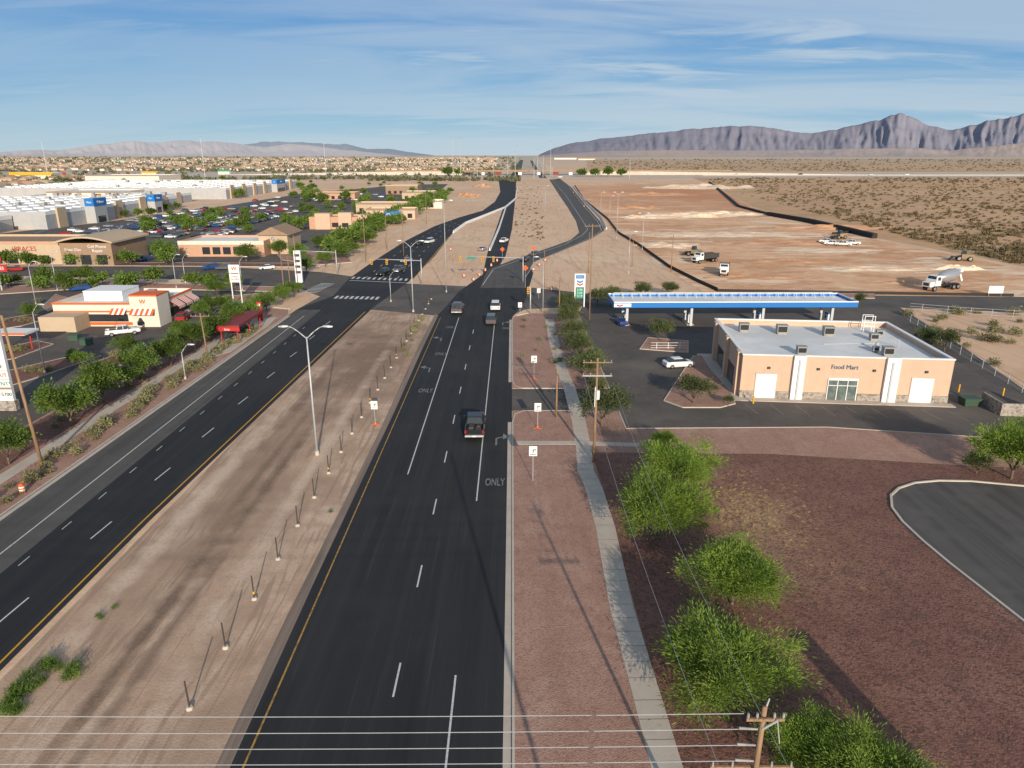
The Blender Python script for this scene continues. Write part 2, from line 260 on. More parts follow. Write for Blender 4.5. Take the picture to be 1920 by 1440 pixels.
island(GL([(0,492),(250,493),(560,494),(600,500),(560,501),(250,499),(0,499)]),m_grD); island(GL([(290,470),(340,468),(350,474),(300,478)]),m_grD); island(GL([(520,478),(640,470),(660,492),(600,497),(530,488)]),m_grL)
# ---------- markings
w=MB(); y=MB(); o_=MB()
zz=.042
for k in range(9): a=37+12.1*k; w.line([(-7.6,a),(-7.6,a+3.2)],.13,zz)
w.line([(-11.3,Yp(890)),(-11.3,148)],.13,zz); w.line([(-3.55,Yp(940)),(-3.6,147)],.13,zz); w.line([(-3.75,28),(-3.75,39)],.13,zz); w.line([(-3.75,14),(-3.75,24)],.13,zz)
y.line([(-15.2,-40),(-15.2,148)],.13,zz)
def arrow(mb,x,yy,side,z):
    mb.line([(x,yy),(x,yy+2.2)],.22,z); mb.line([(x,yy+2.1),(x+side*.9,yy+2.6)],.25,z+.002)
    mb.sheet([(x+side*.8,yy+1.8),(x+side*1.7,yy+2.75),(x+side*.8,yy+3.6)],z+.004)
arrow(o_,-1.9,Yp(835),1,zz); arrow(o_,-13.3,Yp(698),-1,zz); arrow(o_,-13.3,Yp(640),-1,zz); arrow(o_,-1.9,Yp(610),1,zz)
struct('lane_marking',w,m_white,ROAD); struct('yellow_edge_line',y,m_yelw,ROAD); struct('turn_arrow',o_,m_wornw,ROAD)
for px,py in [(928,905),(798,733),(827,664),(846,614),(951,616)]:
    X,Y=G(px,py); text(ROAD,'road_lettering','ONLY',1.25,m_wornw,(X,Y,zz),(0,0,0),0.001,(.62,2.0,1),.01)
w=MB(); y=MB()
for k in range(-2,12):
    a=45+12.1*k-.5
    if a<150: w.line([(-38.0,a),(-37.8,a+3.2)],.14,.044)
for k in range(-2,17): w.line([(-41.6,40+k*6.1),(-41.6,41.5+k*6.1)],.09,.046)
w.line([(-44.4,-40),(-44.4,60),(-44.7,150)],.14,.048)
y.line([(-35.0,-60),(-34.9,60),(-32.4,154)],.16,.044)
y.line(GL([(772,527),(812,480),(842,444)]),.2,.044)
for s in (.25,.5,.75):
    A=GL([(655,522),(700,490),(760,452),(815,424),(850,411)]); B=GL([(775,522),(800,490),(835,450),(850,436),(872,419)])
    pts=[tuple(Vector(a)*(1-s)+Vector(b)*s) for a,b in zip(A,B)]
    for k in range(len(pts)-1):
        a,b=Vector(pts[k]),Vector(pts[k+1]); n=max(1,int((b-a).length/11)); d=(b-a)/n
        for i in range(n): w.line([tuple(a+d*i),tuple(a+d*i+d.normalized()*3.5)],.16,.048)
def zebra(a,b,n,ln,dx):
    a,b=Vector(a),Vector(b)
    for i in range(n):
        p=a+(b-a)*(i/(n-1)); w.sheet([(p.x-.35,p.y),(p.x+.35,p.y),(p.x+.35+dx,p.y+ln),(p.x-.35+dx,p.y+ln)],.05)
zebra(G(628,560),G(705,562),9,3.4,0); zebra(G(660,523),G(770,527),12,3.4,0)
a=G(566,548);b=G(600,532)
for i in range(8):
    q=i/7; X=a[0]+(b[0]-a[0])*q; Y=a[1]+(b[1]-a[1])*q; w.sheet([(X,Y),(X+4,Y-1),(X+4,Y-.4),(X,Y+.6)],.05)
w.line(GL([(655,526),(770,531)]),.5,.054)
struct('lane_marking',w,m_white,LROAD); struct('yellow_edge_line',y,m_yel,LROAD)
w=MB()
CR=bpy.data.objects['curved_road']
w.line(GL([(905,535),(925,505),(990,482),(1060,458),(1092,441),(1102,430),(1090,410),(1060,365),(1035,337)]),.18,.05); w.line(GL([(985,520),(1005,490),(1055,469),(1112,444),(1128,432),(1120,415),(1095,387),(1068,352)]),.18,.05)
struct('lane_marking',w,m_white,CR)
w=MB()
for k in range(9): X,Y=G(1395+k*47,755+k*1.5); w.line([(X,Y-.5),(X+.4,Y-4.5)],.1,.036)
struct('parking_marking',w,m_wornw,bpy.data.objects['station_lot'])
w=MB()
for r in range(8):
    for k in range(34):
        X=-195+r*17; Y=300+k*10; w.line([(X-5,Y),(X+5,Y)],.15,.02)
struct('parking_marking',w,m_white,bpy.data.objects['shopping_parking_lot'])
# ---------- trees
def crown(name,R,Hc,zc,ncl,nl,leaf,seed,mat,spread=.2,wid=.3):
    r=np.random.default_rng(seed)
    d=r.normal(size=(ncl,3)); d[:,2]=np.abs(d[:,2])*.9-.25; d/=np.linalg.norm(d,axis=1)[:,None]
    rad=(.35+.6*r.random(ncl))*(.8+.35*np.sin(3*np.arctan2(d[:,1],d[:,0])+seed)*.6+.15*r.random(ncl))
    c=d*rad[:,None]*np.array([R,R,Hc])+np.array([0,0,zc])
    sz=.45+1.0*r.random(ncl); per=r.choice(ncl,nl,p=sz/sz.sum())
    o=r.normal(size=(nl,3)); o[:,2]*=.7; off=o*(R*spread)*sz[per][:,None]
    p=c[per]+off; ax=off+r.normal(size=(nl,3))*R*spread*.5+d[per]*R*.12; ax[:,2]+=R*.03; ax/=np.linalg.norm(ax,axis=1)[:,None]
    sd=np.cross(ax,r.normal(size=(nl,3))); sd/=np.linalg.norm(sd,axis=1)[:,None]
    l=leaf*(.6+.8*r.random(nl))[:,None]; a=ax*l; b=sd*l*wid*.5
    V=np.stack([p-a*.5-b*.4,p-b,p+a*.5,p+b],1).reshape(-1,3)
    me=bpy.data.meshes.new(name); me.vertices.add(nl*4); me.vertices.foreach_set('co',V.astype(np.float32).ravel())
    me.loops.add(nl*4); me.loops.foreach_set('vertex_index',np.arange(nl*4,dtype=np.int32)); me.polygons.add(nl)
    me.polygons.foreach_set('loop_start',np.arange(0,nl*4,4,dtype=np.int32)); me.polygons.foreach_set('loop_total',np.full(nl,4,dtype=np.int32))
    me.materials.append(mat); me.update(calc_edges=True); return me
def trunk(R,zc,n,seed,r0=.16):
    r=random.Random(seed); mb=MB(); z0=zc*.35
    mb.cyl((0,0,-.1),(0,0,z0),r0,r0*.8,8)
    for k in range(n):
        t=2*math.pi*k/n+r.random(); q=(.5+.3*r.random())*R; p1=(math.cos(t)*q*.45,math.sin(t)*q*.45,zc*.8); p2=(math.cos(t)*q,math.sin(t)*q,zc*(1.1+.3*r.random()))
        mb.cyl((0,0,z0*.9),p1,r0*.6,r0*.35,6); mb.cyl(p1,p2,r0*.35,r0*.1,5)
        p3=(p1[0]+r.uniform(-1,1)*R*.3,p1[1]+r.uniform(-1,1)*R*.3,zc*1.3); mb.cyl(p1,p3,r0*.25,r0*.08,5)
    return mb.mesh('trunk',m_bark,True)
PROTO={}
def tree(kind,loc,rad,seed=0,z=.1):
    k=(kind,seed%3)
    name,cat,lab,gr={'A':('feathery_tree','tree','bushy bright green palo verde tree in reddish gravel','palo verde trees beside the sidewalk'),
      'B':('roadside_tree','tree','round leafy green tree in the roadside planting bed','leafy trees along the roadside'),
      'C':('mesquite_tree','tree','dull olive green mesquite tree in a gravel bed','olive mesquite trees around the fuel station'),
      'D':('small_tree','tree','small green tree near shops and parking','small trees among shops'),
      'E':('shrub','shrub','low grey-green dry shrub in roadside gravel','low shrubs along the kerb')}[kind]
    if k not in PROTO:
        sd=seed%3+10*ord(kind)
        if kind=='A': cr=crown('crown',1,.6,.62,150,28000,.062,sd,m_leafA,.105,.19); tr=trunk(1,.62,8,sd,.035)
        if kind=='B': cr=crown('crown',1,.85,1.05,60,6500,.11,sd,m_leafB,.15,.5); tr=trunk(1,1.0,5,sd,.05)
        if kind=='C': cr=crown('crown',1,.85,.95,60,5500,.10,sd,m_leafC,.15,.4); tr=trunk(1,.9,5,sd,.05)
        if kind=='D': cr=crown('crown',1,.8,.95,26,900,.28,sd,m_leafB,.22,.6); tr=trunk(1,.9,4,sd,.05)
        if kind=='E': cr=crown('crown',1,.8,.35,16,420,.35,sd,m_agave,.25,.3); tr=None
        if tr:
            t=thing(name,lab,cat,(0,0,0),0,gr); part(t,'trunk',tr,None); part(t,'crown',cr,None)
        else: t=solo(name,cr,None,lab,cat,group=gr)
        PROTO[k]=t; t.location=(*loc,z); t.scale=(rad,rad,rad*(.9+.2*random.random())); t.rotation_euler=(0,0,random.random()*6.3); return t
    return dup(PROTO[k],(*loc,z),random.random()*6.3,(rad,rad*(.9+.2*random.random()),rad*(.85+.3*random.random())))
for i,(px,py,r) in enumerate([(1270,925,4.6),(1235,1012,4.9),(1372,1135,4.2),(1355,1310,4.8),(1300,1265,2.7),(1615,1520,3.9),(1500,1450,2.5),(1895,900,4.8),(1245,840,1.8)]): tree('A',G(px,py),r,i)
for i,(px,py,r) in enumerate([(1300,757,2.7),(1128,800,3.4),(1240,640,2.6),(1102,712,2.8),(1112,690,2.1),(1086,672,2.7),(1080,655,2.2),(1074,640,2.6),(1066,618,2.6),(1068,600,2.4),(1062,586,2.3),(1058,572,2),(1145,575,2.8),(1120,572,2.2),(1205,560,2.4),(1255,556,2.2),(1770,660,2.4),(1735,650,1.9),(1365,762,.9),(1830,890,1.6),(1610,572,1.5),(1185,566,1.6),(1118,740,1.6),(1095,700,1.5)]): tree('C',G(px,py),r,i)
for i,(px,py,r) in enumerate([(135,800,3.1),(18,872,2.7),(195,755,3.0),(240,730,2.3),(268,715,2.8),(322,685,2.8),(366,660,2.7),(405,640,2.6),(440,618,2.6),(470,603,2.4),(500,583,2.5),(530,566,2.4),(552,556,2.2),(310,492,4),(462,492,3.6),(160,535,3),(300,480,3),(560,495,3),(522,478,3.2),(600,470,3),(640,488,3.4),(662,480,3.2),(610,500,2.6),(575,512,2.4),(690,460,3.2),(120,545,2.4),(440,545,2.6),(410,560,2.5),(60,600,2),(240,668,2.2),(150,690,1.8),(395,590,2.2),(340,640,1.8),(415,585,2.2),(380,600,2)]): tree('B',G(px,py),r,i)
rr=random.Random(3)
for i in range(80):
    t=rr.random()**.7; px=620+t*225; py=478-t*112; tree('D',G(px+rr.uniform(-22,6),py+rr.uniform(-6,6)),rr.uniform(2.2,4.2),i)
for i in range(60): tree('D',G(rr.uniform(230,700),rr.uniform(392,440)),rr.uniform(1.8,3.2),i)
for i in range(34): tree('D',G(rr.uniform(0,420),rr.uniform(493,499) if i%2 else rr.uniform(530,548)),rr.uniform(1.4,2.6),i)
for i in range(40): tree('D',G(rr.uniform(560,830),rr.uniform(345,392)),rr.uniform(2,4),i)
for i in range(60): tree('D',G(rr.uniform(60,620),rr.uniform(338,372)),rr.uniform(2,4),i)
for px in (1088,1092,1112,1116,1139,1142,1163,1166,838,842,860): tree('D',G(px,331),rr.uniform(6,8),px)
for i in range(62):
    yy=62+i*1.25+rr.uniform(-.5,.5); tree('E',(rr.uniform(-52.6,-50.2),yy),rr.uniform(.45,1.05),i)
for i in range(26): tree('E',(rr.uniform(-61,-56.5),rr.uniform(55,110)),rr.uniform(.4,.8),i)
for q in isl[:8]:
    cx=sum(p[0] for p in q)/len(q); cy=sum(p[1] for p in q)/len(q)
    for i in range(7): tree('E',G(cx+rr.uniform(-40,40),cy-rr.uniform(-2,2)),rr.uniform(.4,1.0),i)
for i in range(10): tree('E',(-18.6+rr.uniform(-1,.5),118+i*3.4),rr.uniform(.35,.7),i)
for i in range(14): tree('E',(rr.uniform(1.5,13),rr.uniform(102,148)),rr.uniform(.3,.7),i)
for i in range(24): tree('E',G(rr.uniform(1700,1920),rr.uniform(585,690)),rr.uniform(.6,1.6),i)
def scatter(name,pts,R,n,leaf,mat,seed,zs=.5,wid=.5):
    r=np.random.default_rng(seed); P=np.repeat(np.array(pts),n,0); Rr=np.repeat(np.array(R),n)[:,None]; N=len(P)
    o=r.normal(size=(N,3))*.42; o[:,2]=np.abs(o[:,2])*zs*1.6; p=P+o*Rr
    ax=r.normal(size=(N,3)); ax[:,2]=np.abs(ax[:,2])+.3; ax/=np.linalg.norm(ax,axis=1)[:,None]; sd=np.cross(ax,r.normal(size=(N,3))); sd/=np.linalg.norm(sd,axis=1)[:,None]
    a=ax*leaf*Rr; b=sd*leaf*Rr*wid*.5; V=np.stack([p-b,p+b,p+a],1).reshape(-1,3)
    me=bpy.data.meshes.new(name); me.vertices.add(N*3); me.vertices.foreach_set('co',V.astype(np.float32).ravel()); me.loops.add(N*3); me.loops.foreach_set('vertex_index',np.arange(N*3,dtype=np.int32)); me.polygons.add(N)
    me.polygons.foreach_set('loop_start',np.arange(0,N*3,3,dtype=np.int32)); me.polygons.foreach_set('loop_total',np.full(N,3,dtype=np.int32)); me.materials.append(mat); me.update(calc_edges=True); return me
def stuff(name,me,label,cat):
    o=tag(put(name,me),label,cat); o['kind']='stuff'
pts=[];R=[]
for i in range(26):
    px,py=random.choice([(20,1325),(60,1280),(90,1252),(45,1300),(120,1262)]); X,Y=G(px+rr.uniform(-20,20),py+rr.uniform(-12,12)); pts.append((X,Y,0));R.append(rr.uniform(.35,.7))
for px,py in [(185,1155),(215,1140),(620,960),(190,1160)]: X,Y=G(px,py); pts.append((X,Y,0));R.append(.3)
stuff('grass',scatter('grass',pts,R,260,.5,m_leafB,5,.6,.12),'tufts of green weeds growing on the dirt median','grass')
pts=[];R=[]
for i in range(260):
    X=rr.gauss(23,3.2); Y=rr.gauss(62,5); pts.append((X,Y,.12)); R.append(rr.uniform(.12,.3))
stuff('dry_grass',scatter('dry_grass',pts,R,40,.5,M('dry_grass_blades',(.50,.36,.17),rough=.9),15,.5,.12),'sparse dry yellow grass on the gravel','grass')
pts=[];R=[]
while len(pts)<3000:
    px=rr.uniform(1290,2050); py=345+ (rr.random()**1.2)*150
    if py> 352+(px-1345)*.26: continue
    if py>345 and px<1345: continue
    nn=noise.noise(Vector((px*.012,py*.05,0)))
    if nn<0 and rr.random()<.7: continue
    X,Y=G(px,py); pts.append((X,Y,0)); R.append(rr.uniform(.5,1.5))
for i in range(3200):
    px=rr.uniform(1110,2000); py=rr.uniform(299,344) ; 
    if 321<py<334: continue
    if px<1330 and py>334: continue
    if noise.noise(Vector((px*.01,py*.15,4)))<-.05 and rr.random()<.6: continue
    X,Y=G(px,py); pts.append((X,Y,0)); R.append(rr.uniform(1.2,2.6)*max(1,Y/1500))
for i in range(120):
    X,Y=G(rr.uniform(965,1020),rr.uniform(340,450)); pts.append((X,Y,0)); R.append(rr.uniform(.4,1))
stuff('desert_scrub',scatter('desert_scrub',pts,R,18,.75,m_scrub,6,.4,.6),'scattered dark creosote scrub over tan desert','scrub')
pts=[];R=[]
for i in range(6500):
    px=rr.uniform(-100,975); t=rr.random(); py=296+t*44
    if 322<py<334 and rr.random()<.85: continue
    if noise.noise(Vector((px*.006,py*.22,7)))<-.12: continue
    if px>880 and py<320 and rr.random()<.3: continue
    X,Y=G(px,py); pts.append((X,Y,0)); R.append(rr.uniform(2.2,4.4)*max(1,Y/2200))
stuff('suburb_trees',scatter('suburb_trees',pts,R,14,.9,M('dull_suburb_leaves',(.13,.13,.07),[('n',.02,(.08,.09,.045),.4,.6,.8)],rough=.9),8,.7,.8),'distant mass of dark green trees between houses','trees')
# ---------- vehicles
def wheel(par,x,yv,r,wd=.25,nm='wheel'):
    mb=MB(); mb.cyl((-wd/2,0,0),(wd/2,0,0),r,r,14); w_=part(par,nm,mb,m_tyre,True,loc=(x,yv,r)); mb=MB(); s=1 if x>0 else -1; mb.cyl((s*wd*.5,0,0),(s*(wd*.5+.02),0,0),r*.62,r*.55,12); part(w_,'rim',mb,m_rim)
def sect(yv,w_,zb,zt,inset=.08): return [(-w_,yv,zb+.12),(-w_+.08,yv,zb),(w_-.08,yv,zb),(w_,yv,zb+.12),(w_,yv,zt-.12),(w_-inset,yv,zt),(-w_+inset,yv,zt),(-w_,yv,zt-.12)]
VP={}
def bodycar(mb,glass,kind):
    if kind=='sedan':
        mb.loft([sect(-2.3,.75,.4,.85),sect(-2.2,.88,.25,1.0),sect(-1.2,.91,.22,1.02),sect(.9,.91,.22,.98),sect(2.0,.87,.24,.82),sect(2.3,.7,.35,.65)])
        b=(-1.95,1.25); r=(-1.05,.35); zt=1.45; zb=.99; wb=.82; wr=.6
    elif kind=='suv':
        mb.loft([sect(-2.4,.85,.45,1.0),sect(-2.3,.95,.35,1.12),sect(1.0,.96,.32,1.1),sect(2.2,.9,.34,.98),sect(2.42,.75,.45,.8)])
        b=(-2.3,1.35); r=(-1.95,.55); zt=1.8; zb=1.09; wb=.88; wr=.7
    glass.loft([[(-wb,b[0],zb),(wb,b[0],zb),(wb,b[1],zb),(-wb,b[1],zb)],[(-wr,r[0],zt-.05),(wr,r[0],zt-.05),(wr,r[1],zt-.05),(-wr,r[1],zt-.05)]])
    mb.loft([[(-wr-.03,r[0]-.05,zt-.07),(wr+.03,r[0]-.05,zt-.07),(wr+.03,r[1]+.05,zt-.07),(-wr-.03,r[1]+.05,zt-.07)],[(-wr+.06,r[0]+.1,zt),(wr-.06,r[0]+.1,zt),(wr-.06,r[1]-.1,zt),(-wr+.06,r[1]-.1,zt)]])
def vehicle(kind,col,loc,rz,label,cat='car',group=None,z=.04):
    k=(kind,col)
    if k in VP: return dup(VP[k],(*loc,z),rz,None,label)
    t=thing('pickup_truck' if kind=='pickup' else 'car',label,cat,(*loc,z),rz,group); VP[k]=t; p=paint[col]
    if kind=='pickup':
        b=MB()
        b.loft([sect(-1.0,1.0,.5,1.2),sect(1.4,1.0,.5,1.2),sect(2.8,.98,.5,1.18),sect(3.0,.85,.55,1.05)])
        b.box(-1.0,1.0,-2.95,-1.0,.5,.72); b.box(-1.0,-.9,-2.95,-1.0,.72,1.25); b.box(.9,1.0,-2.95,-1.0,.72,1.25); b.box(-.9,.9,-2.95,-2.87,.72,1.22)
        b.loft([[(-.78,-.85,1.86),(.78,-.85,1.86),(.78,.75,1.86),(-.78,.75,1.86)],[(-.68,-.75,1.93),(.68,-.75,1.93),(.68,.65,1.93),(-.68,.65,1.93)]])
        for sx in (-1,1): b.cyl((sx*.93,-1.0,1.2),(sx*.76,-.85,1.88),.06,n=6); b.cyl((sx*.93,.1,1.2),(sx*.76,.1,1.88),.05,n=6)
        part(t,'body',b,p)
        b=MB(); b.loft([[(-.92,-1.0,1.19),(.92,-1.0,1.19),(.92,1.45,1.19),(-.92,1.45,1.19)],[(-.74,-.83,1.87),(.74,-.83,1.87),(.74,.7,1.87),(-.74,.7,1.87)]]); part(t,'window',b,m_glass)
        b=MB(); b.box(-.98,.98,-3.12,-2.96,.5,.68); part(t,'rear_bumper',b,m_galv)
        b=MB(); b.box(-.18,.18,-3.135,-3.122,.52,.66); part(t,'licence_plate',b,m_wht)
        b=MB(); b.box(-.85,.85,-2.8,-1.1,.73,.9); b.box(-.6,-.1,-2.3,-1.3,.9,1.3); b.box(.1,.7,-2.6,-2.0,.9,1.15); b.box(.2,.6,-1.8,-1.3,.9,1.25); part(t,'cargo',b,m_dkmet)
        for sx in (-1,1):
            b=MB(); b.box(min(sx*.86,sx*1.0),max(sx*.86,sx*1.0),-2.975,-2.952,.85,1.2); part(t,'taillight',b,m_lred)
            b=MB(); b.box(min(sx*.6,sx*.85),max(sx*.6,sx*.85),3.0,3.03,.75,.95); part(t,'headlight',b,m_lwh)
            b=MB(); b.box(min(sx*1.0,sx*1.28),max(sx*1.0,sx*1.28),.85,.95,1.15,1.45); part(t,'mirror',b,p)
            for yv in (-1.95,1.95): wheel(t,sx*.9,yv,.42,.28)
    else:
        b=MB(); gl=MB(); bodycar(b,gl,kind); part(t,'body',b,p,False); part(t,'window',gl,m_glass)
        L=2.3 if kind=='sedan' else 2.42; rz_=.33 if kind=='sedan' else .38
        for sx in (-1,1):
            b=MB(); b.box(min(sx*.5,sx*.8),max(sx*.5,sx*.8),-L-.02,-L+.12,.7,.86); part(t,'taillight',b,m_lred)
            b=MB(); b.box(min(sx*.45,sx*.72),max(sx*.45,sx*.72),L-.14,L+.01,.52,.66); part(t,'headlight',b,m_lwh)
            for yv in (-1.4,1.42): wheel(t,sx*.82,yv,rz_,.22)
    return t
PI=math.pi
vehicle('pickup','black',G(891,808),0.02,'black pickup truck with loaded bed on the asphalt road','pickup truck').scale=(1.15,1.15,1.15)
for a in (vehicle('pickup','grey',G(858,585),0,'dark pickup truck waiting in the turn lane','pickup truck'),
 vehicle('suv','white',G(929,580),0,'white sport utility vehicle driving on the asphalt road'),
 vehicle('suv','grey',G(921,606),0,'dark grey sport utility vehicle on the asphalt road')): a.scale=(1.12,1.12,1.12)
vehicle('sedan','white',G(1272,688),-1.35,'white sedan parked in the fuel station lot').scale=(1.1,1.1,1.1)
vehicle('sedan','blue',G(1163,608),.2,'blue hatchback parked under the fuel canopy')
vehicle('pickup','white',G(232,628),-1.1,'white pickup truck beside the burger restaurant','pickup truck')
vehicle('suv','black',G(283,610),-1.0,'black sport utility vehicle beside the burger restaurant')
vehicle('suv','red',G(345,600),.1,'dark red sport utility vehicle beside the burger restaurant')
for px,py,k,c in [(719,516,'suv','black'),(749,508,'sedan','grey'),(762,492,'sedan','silver'),(805,456,'suv','white'),(786,459,'sedan','black')]:
    vehicle(k,c,G(px,py),PI-.35,f'{c} car queued at the signalised junction').scale=(1.1,1.1,1.1)
for px,py,k,c in [(985,490,'sedan','black'),(1003,480,'suv','grey'),(905,470,'sedan','silver'),(945,455,'pickup','white')]:
    vehicle(k,c,G(px,py),-.3,f'{c} car on the road past the junction').scale=(1,1,1)
for px,py in [(1560,460),(1580,461),(1597,459),(1550,456)]: vehicle('pickup','white',G(px,py),1.3,'white pickup truck parked on the construction site','pickup truck')
SM=[]
for c in ('white','black','silver','grey','red','blue','white','tan'):
    b=MB(); gl=MB(); bodycar(b,gl,'suv' if len(SM)%2 else 'sedan'); n=len(b.v); b.v+=gl.v; b.f+=[tuple(i+n for i in f) for f in gl.f]; b.m+=[1]*len(gl.f)
    for sx in (-.8,.8):
        for yv in (-1.4,1.42): b.cyl((sx-.1,yv,.34),(sx+.1,yv,.34),.34,n=8,m=2)
    SM.append((c,b.mesh('parked_car',[paint[c],m_glass,m_tyre])))
cnt=0
for r in range(14):
    for k in range(60):
        X=-196+ (r//2)*17+ (3 if r%2 else -3); Y=300+k*3.1
        dens=.7 if Y<410 and -190<X<-105 else .25
        if Y>470 or rr.random()>dens or cnt>235: continue
        if X>-70-(Y-300)*.1: continue
        c,me=rr.choice(SM); cnt+=1
        solo('parked_car',me,None,f'{c} car parked in the shopping centre lot','car',(X,Y,.02),PI/2*(1 if rr.random()<.5 else -1)+rr.uniform(-.04,.04),'cars parked at the shopping centre')
for i in range(46):
    X=-rr.uniform(100,200); Y=rr.uniform(480,640); c,me=rr.choice(SM); solo('parked_car',me,None,f'{c} car parked in the shopping centre lot','car',(X,Y,.02),PI/2,'cars parked at the shopping centre')
for px,py in [(300,470),(325,468),(395,505),(500,505),(270,490),(30,508),(560,478),(420,506),(150,545),(640,455),(655,447)]:
    c,me=rr.choice(SM); solo('parked_car',me,None,f'{c} car parked beside a shop','car',(*G(px,py),.03),rr.uniform(0,3),'cars parked beside shops')
def truck(kind,loc,rz,label):
    t=thing({'dump':'dump_truck','mixer':'concrete_mixer_truck','loader':'wheel_loader'}[kind],label,'construction vehicle',(*loc,.03),rz)
    b=MB()
    if kind=='loader':
        b.box(-1,1,-3,.5,.9,2.2); part(t,'body',b,m_mach); b=MB(); b.loft([[(-.8,-.8,2.2),(.8,-.8,2.2),(.8,.6,2.2),(-.8,.6,2.2)],[(-.7,-.7,3.4),(.7,-.7,3.4),(.7,.4,3.4),(-.7,.4,3.4)]]); part(t,'cab',b,m_glass)
        b=MB(); b.cyl((-.5,.3,1.6),(-.5,3,1.1),.18); b.cyl((.5,.3,1.6),(.5,3,1.1),.18); b.loft([[(-1.4,2.9,.2),(1.4,2.9,.2),(1.4,2.9,1.4),(-1.4,2.9,1.4)],[(-1.4,4,.1),(1.4,4,.1),(1.4,3.6,.5),(-1.4,3.6,.5)]]); part(t,'bucket_arm',b,m_dkmet)
        for sx in(-1,1):
            for yv in(-2,1.2): wheel(t,sx*1.1,yv,.75,.5)
        return t
    b.box(-.5,.5,-4.3,4.2,.8,1.05); part(t,'chassis',b,m_blk)
    b=MB(); b.loft([[(-1.1,2.0,1.05),(1.1,2.0,1.05),(1.1,3.6,1.05),(-1.1,3.6,1.05)],[(-1.1,2.0,2.2),(1.1,2.0,2.2),(1.1,3.5,2.2),(-1.1,3.5,2.2)],[(-1.0,2.05,3.0),(1.0,2.05,3.0),(1.0,3.2,3.0),(-1.0,3.2,3.0)]]); b.box(-.85,.85,3.6,4.8,.9,1.9); part(t,'cab',b,paint['white'])
    b=MB(); b.face([(-.9,3.46,2.3),(.9,3.46,2.3),(.85,3.27,2.9),(-.85,3.27,2.9)]); b.box(-1.115,-1.105,2.3,3.1,2.1,2.75); b.box(1.105,1.115,2.3,3.1,2.1,2.75); b.box(-.6,.6,4.801,4.82,1.1,1.7); part(t,'window',b,m_glass)
    b=MB()
    if kind=='dump':
        for f in [(-1.2,-1.1,-4.4,1.7),(1.1,1.2,-4.4,1.7)]: b.box(*f,1.2,2.5)
        b.box(-1.1,1.1,-4.4,-4.3,1.2,2.3); b.box(-1.1,1.1,1.6,1.7,1.2,2.9); b.box(-1.1,1.1,-4.3,1.6,1.15,1.3); b.box(-.9,.9,1.7,2.6,3.02,3.1); part(t,'dump_bed',b,m_dkmet)
    else:
        rings=[]
        for q,r in [(-4.2,.55),(-3.2,1.0),(-1.6,1.3),(-.2,1.25),(1.2,.75),(1.7,.4)]:
            rings.append([(r*math.cos(a*PI/7),q,2.55-q*.12+r*math.sin(a*PI/7)) for a in range(14)])
        b.loft(rings); part(t,'mixing_drum',b,paint['silver'],True); b=MB(); b.box(-.5,.5,-4.9,-4.1,3.2,3.8); b.cyl((0,-4.6,2.9),(0,-5.6,1.4),.25); part(t,'chute',b,m_wht)
    for sx in(-1,1):
        for yv in(-3.4,-2.1,3.5): wheel(t,sx*.95,yv,.52,.35)
    t.scale=(1.15,1.15,1.15)
    return t
truck('dump',G(1322,492),2.2,'grey and white dump truck on graded earth'); truck('loader',G(1300,480),.9,'dusty tan wheel loader working on graded earth'); truck('dump',G(1357,514),PI-.3,'white dump truck facing the road on graded earth')
truck('mixer',G(1765,543),2.0,'white concrete mixer truck with silver drum').scale=(1.3,1.3,1.3); truck('loader',G(1804,489),1.2,'dark wheel loader at the edge of the site'); truck('loader',G(1573,448),1.9,'small loader beside parked pickups')
# ---------- Food mart
fa=-math.atan2(2.7,27.8); FM=thing('convenience_store','peach stucco convenience store with white flat roof beside fuel station','shop building',(32.4,95.9,0),fa)
W,D,Hh=28.2,23.,6.3
b=MB(); 
for x0,x1,yy0,yy1 in [(0,W,0,.35),(0,W,D-.35,D),(0,.35,.35,D-.35),(W-.35,W,.35,D-.35)]: b.box(x0,x1,yy0,yy1,0,Hh)
part(FM,'wall',b,m_stuc)
b=MB(); b.box(.35,W-.35,.35,D-.35,5.2,5.5); RF=part(FM,'roof',b,m_roofw)
b=MB(); 
for x0,x1,yy0,yy1 in [(-.08,W+.08,-.08,.43),(-.08,W+.08,D-.43,D+.08),(-.08,.43,.43,D-.43),(W-.43,W+.08,.43,D-.43)]: b.box(x0,x1,yy0,yy1,Hh,Hh+.16)
part(FM,'parapet_cap',b,m_wht)
for a,c in [(6.9,8.5),(19.3,21.1)]:
    b=MB(); b.box(a,c,-.5,-.003,0,Hh+.2); part(FM,'pilaster',b,m_wht); b=MB(); b.box(a+.65,a+.9,-.62,-.503,.1,Hh-.4); part(FM,'downspout',b,m_galv)
for a,c in [(0,1.9),(5.0,6.9),(8.5,11.8),(16.1,19.3),(21.1,23),(26.1,W)]: b=MB(); b.box(a,c,-.14,-.003,0,1.0); b.box(a,c,-.17,-.003,1.0,1.1); part(FM,'stone_base',b,m_stone)
for a,c in [(2.1,4.9),(23.1,26)]:
    b=MB(); b.box(a,c,-.06,-.003,.05,3.6); dd=part(FM,'door',b,m_wht)
    b=MB(); b.box(a-.12,a,-.09,-.004,.05,3.75); b.box(c,c+.12,-.09,-.004,.05,3.75); b.box(a,c,-.09,-.004,3.6,3.75); part(dd,'frame',b,m_conc)
b=MB(); b.box(12,15.9,-.08,-.003,.1,3.0); dd=part(FM,'glass_door',b,m_glassg)
b=MB()
for x in (11.9,13.2,14.55,15.85): b.box(x,x+.1,-.14,-.08,.1,3.0)
b.box(11.9,15.95,-.16,-.003,3.0,3.3); b.box(11.9,15.95,-.14,-.081,2.2,2.28); part(dd,'frame',b,m_wht)
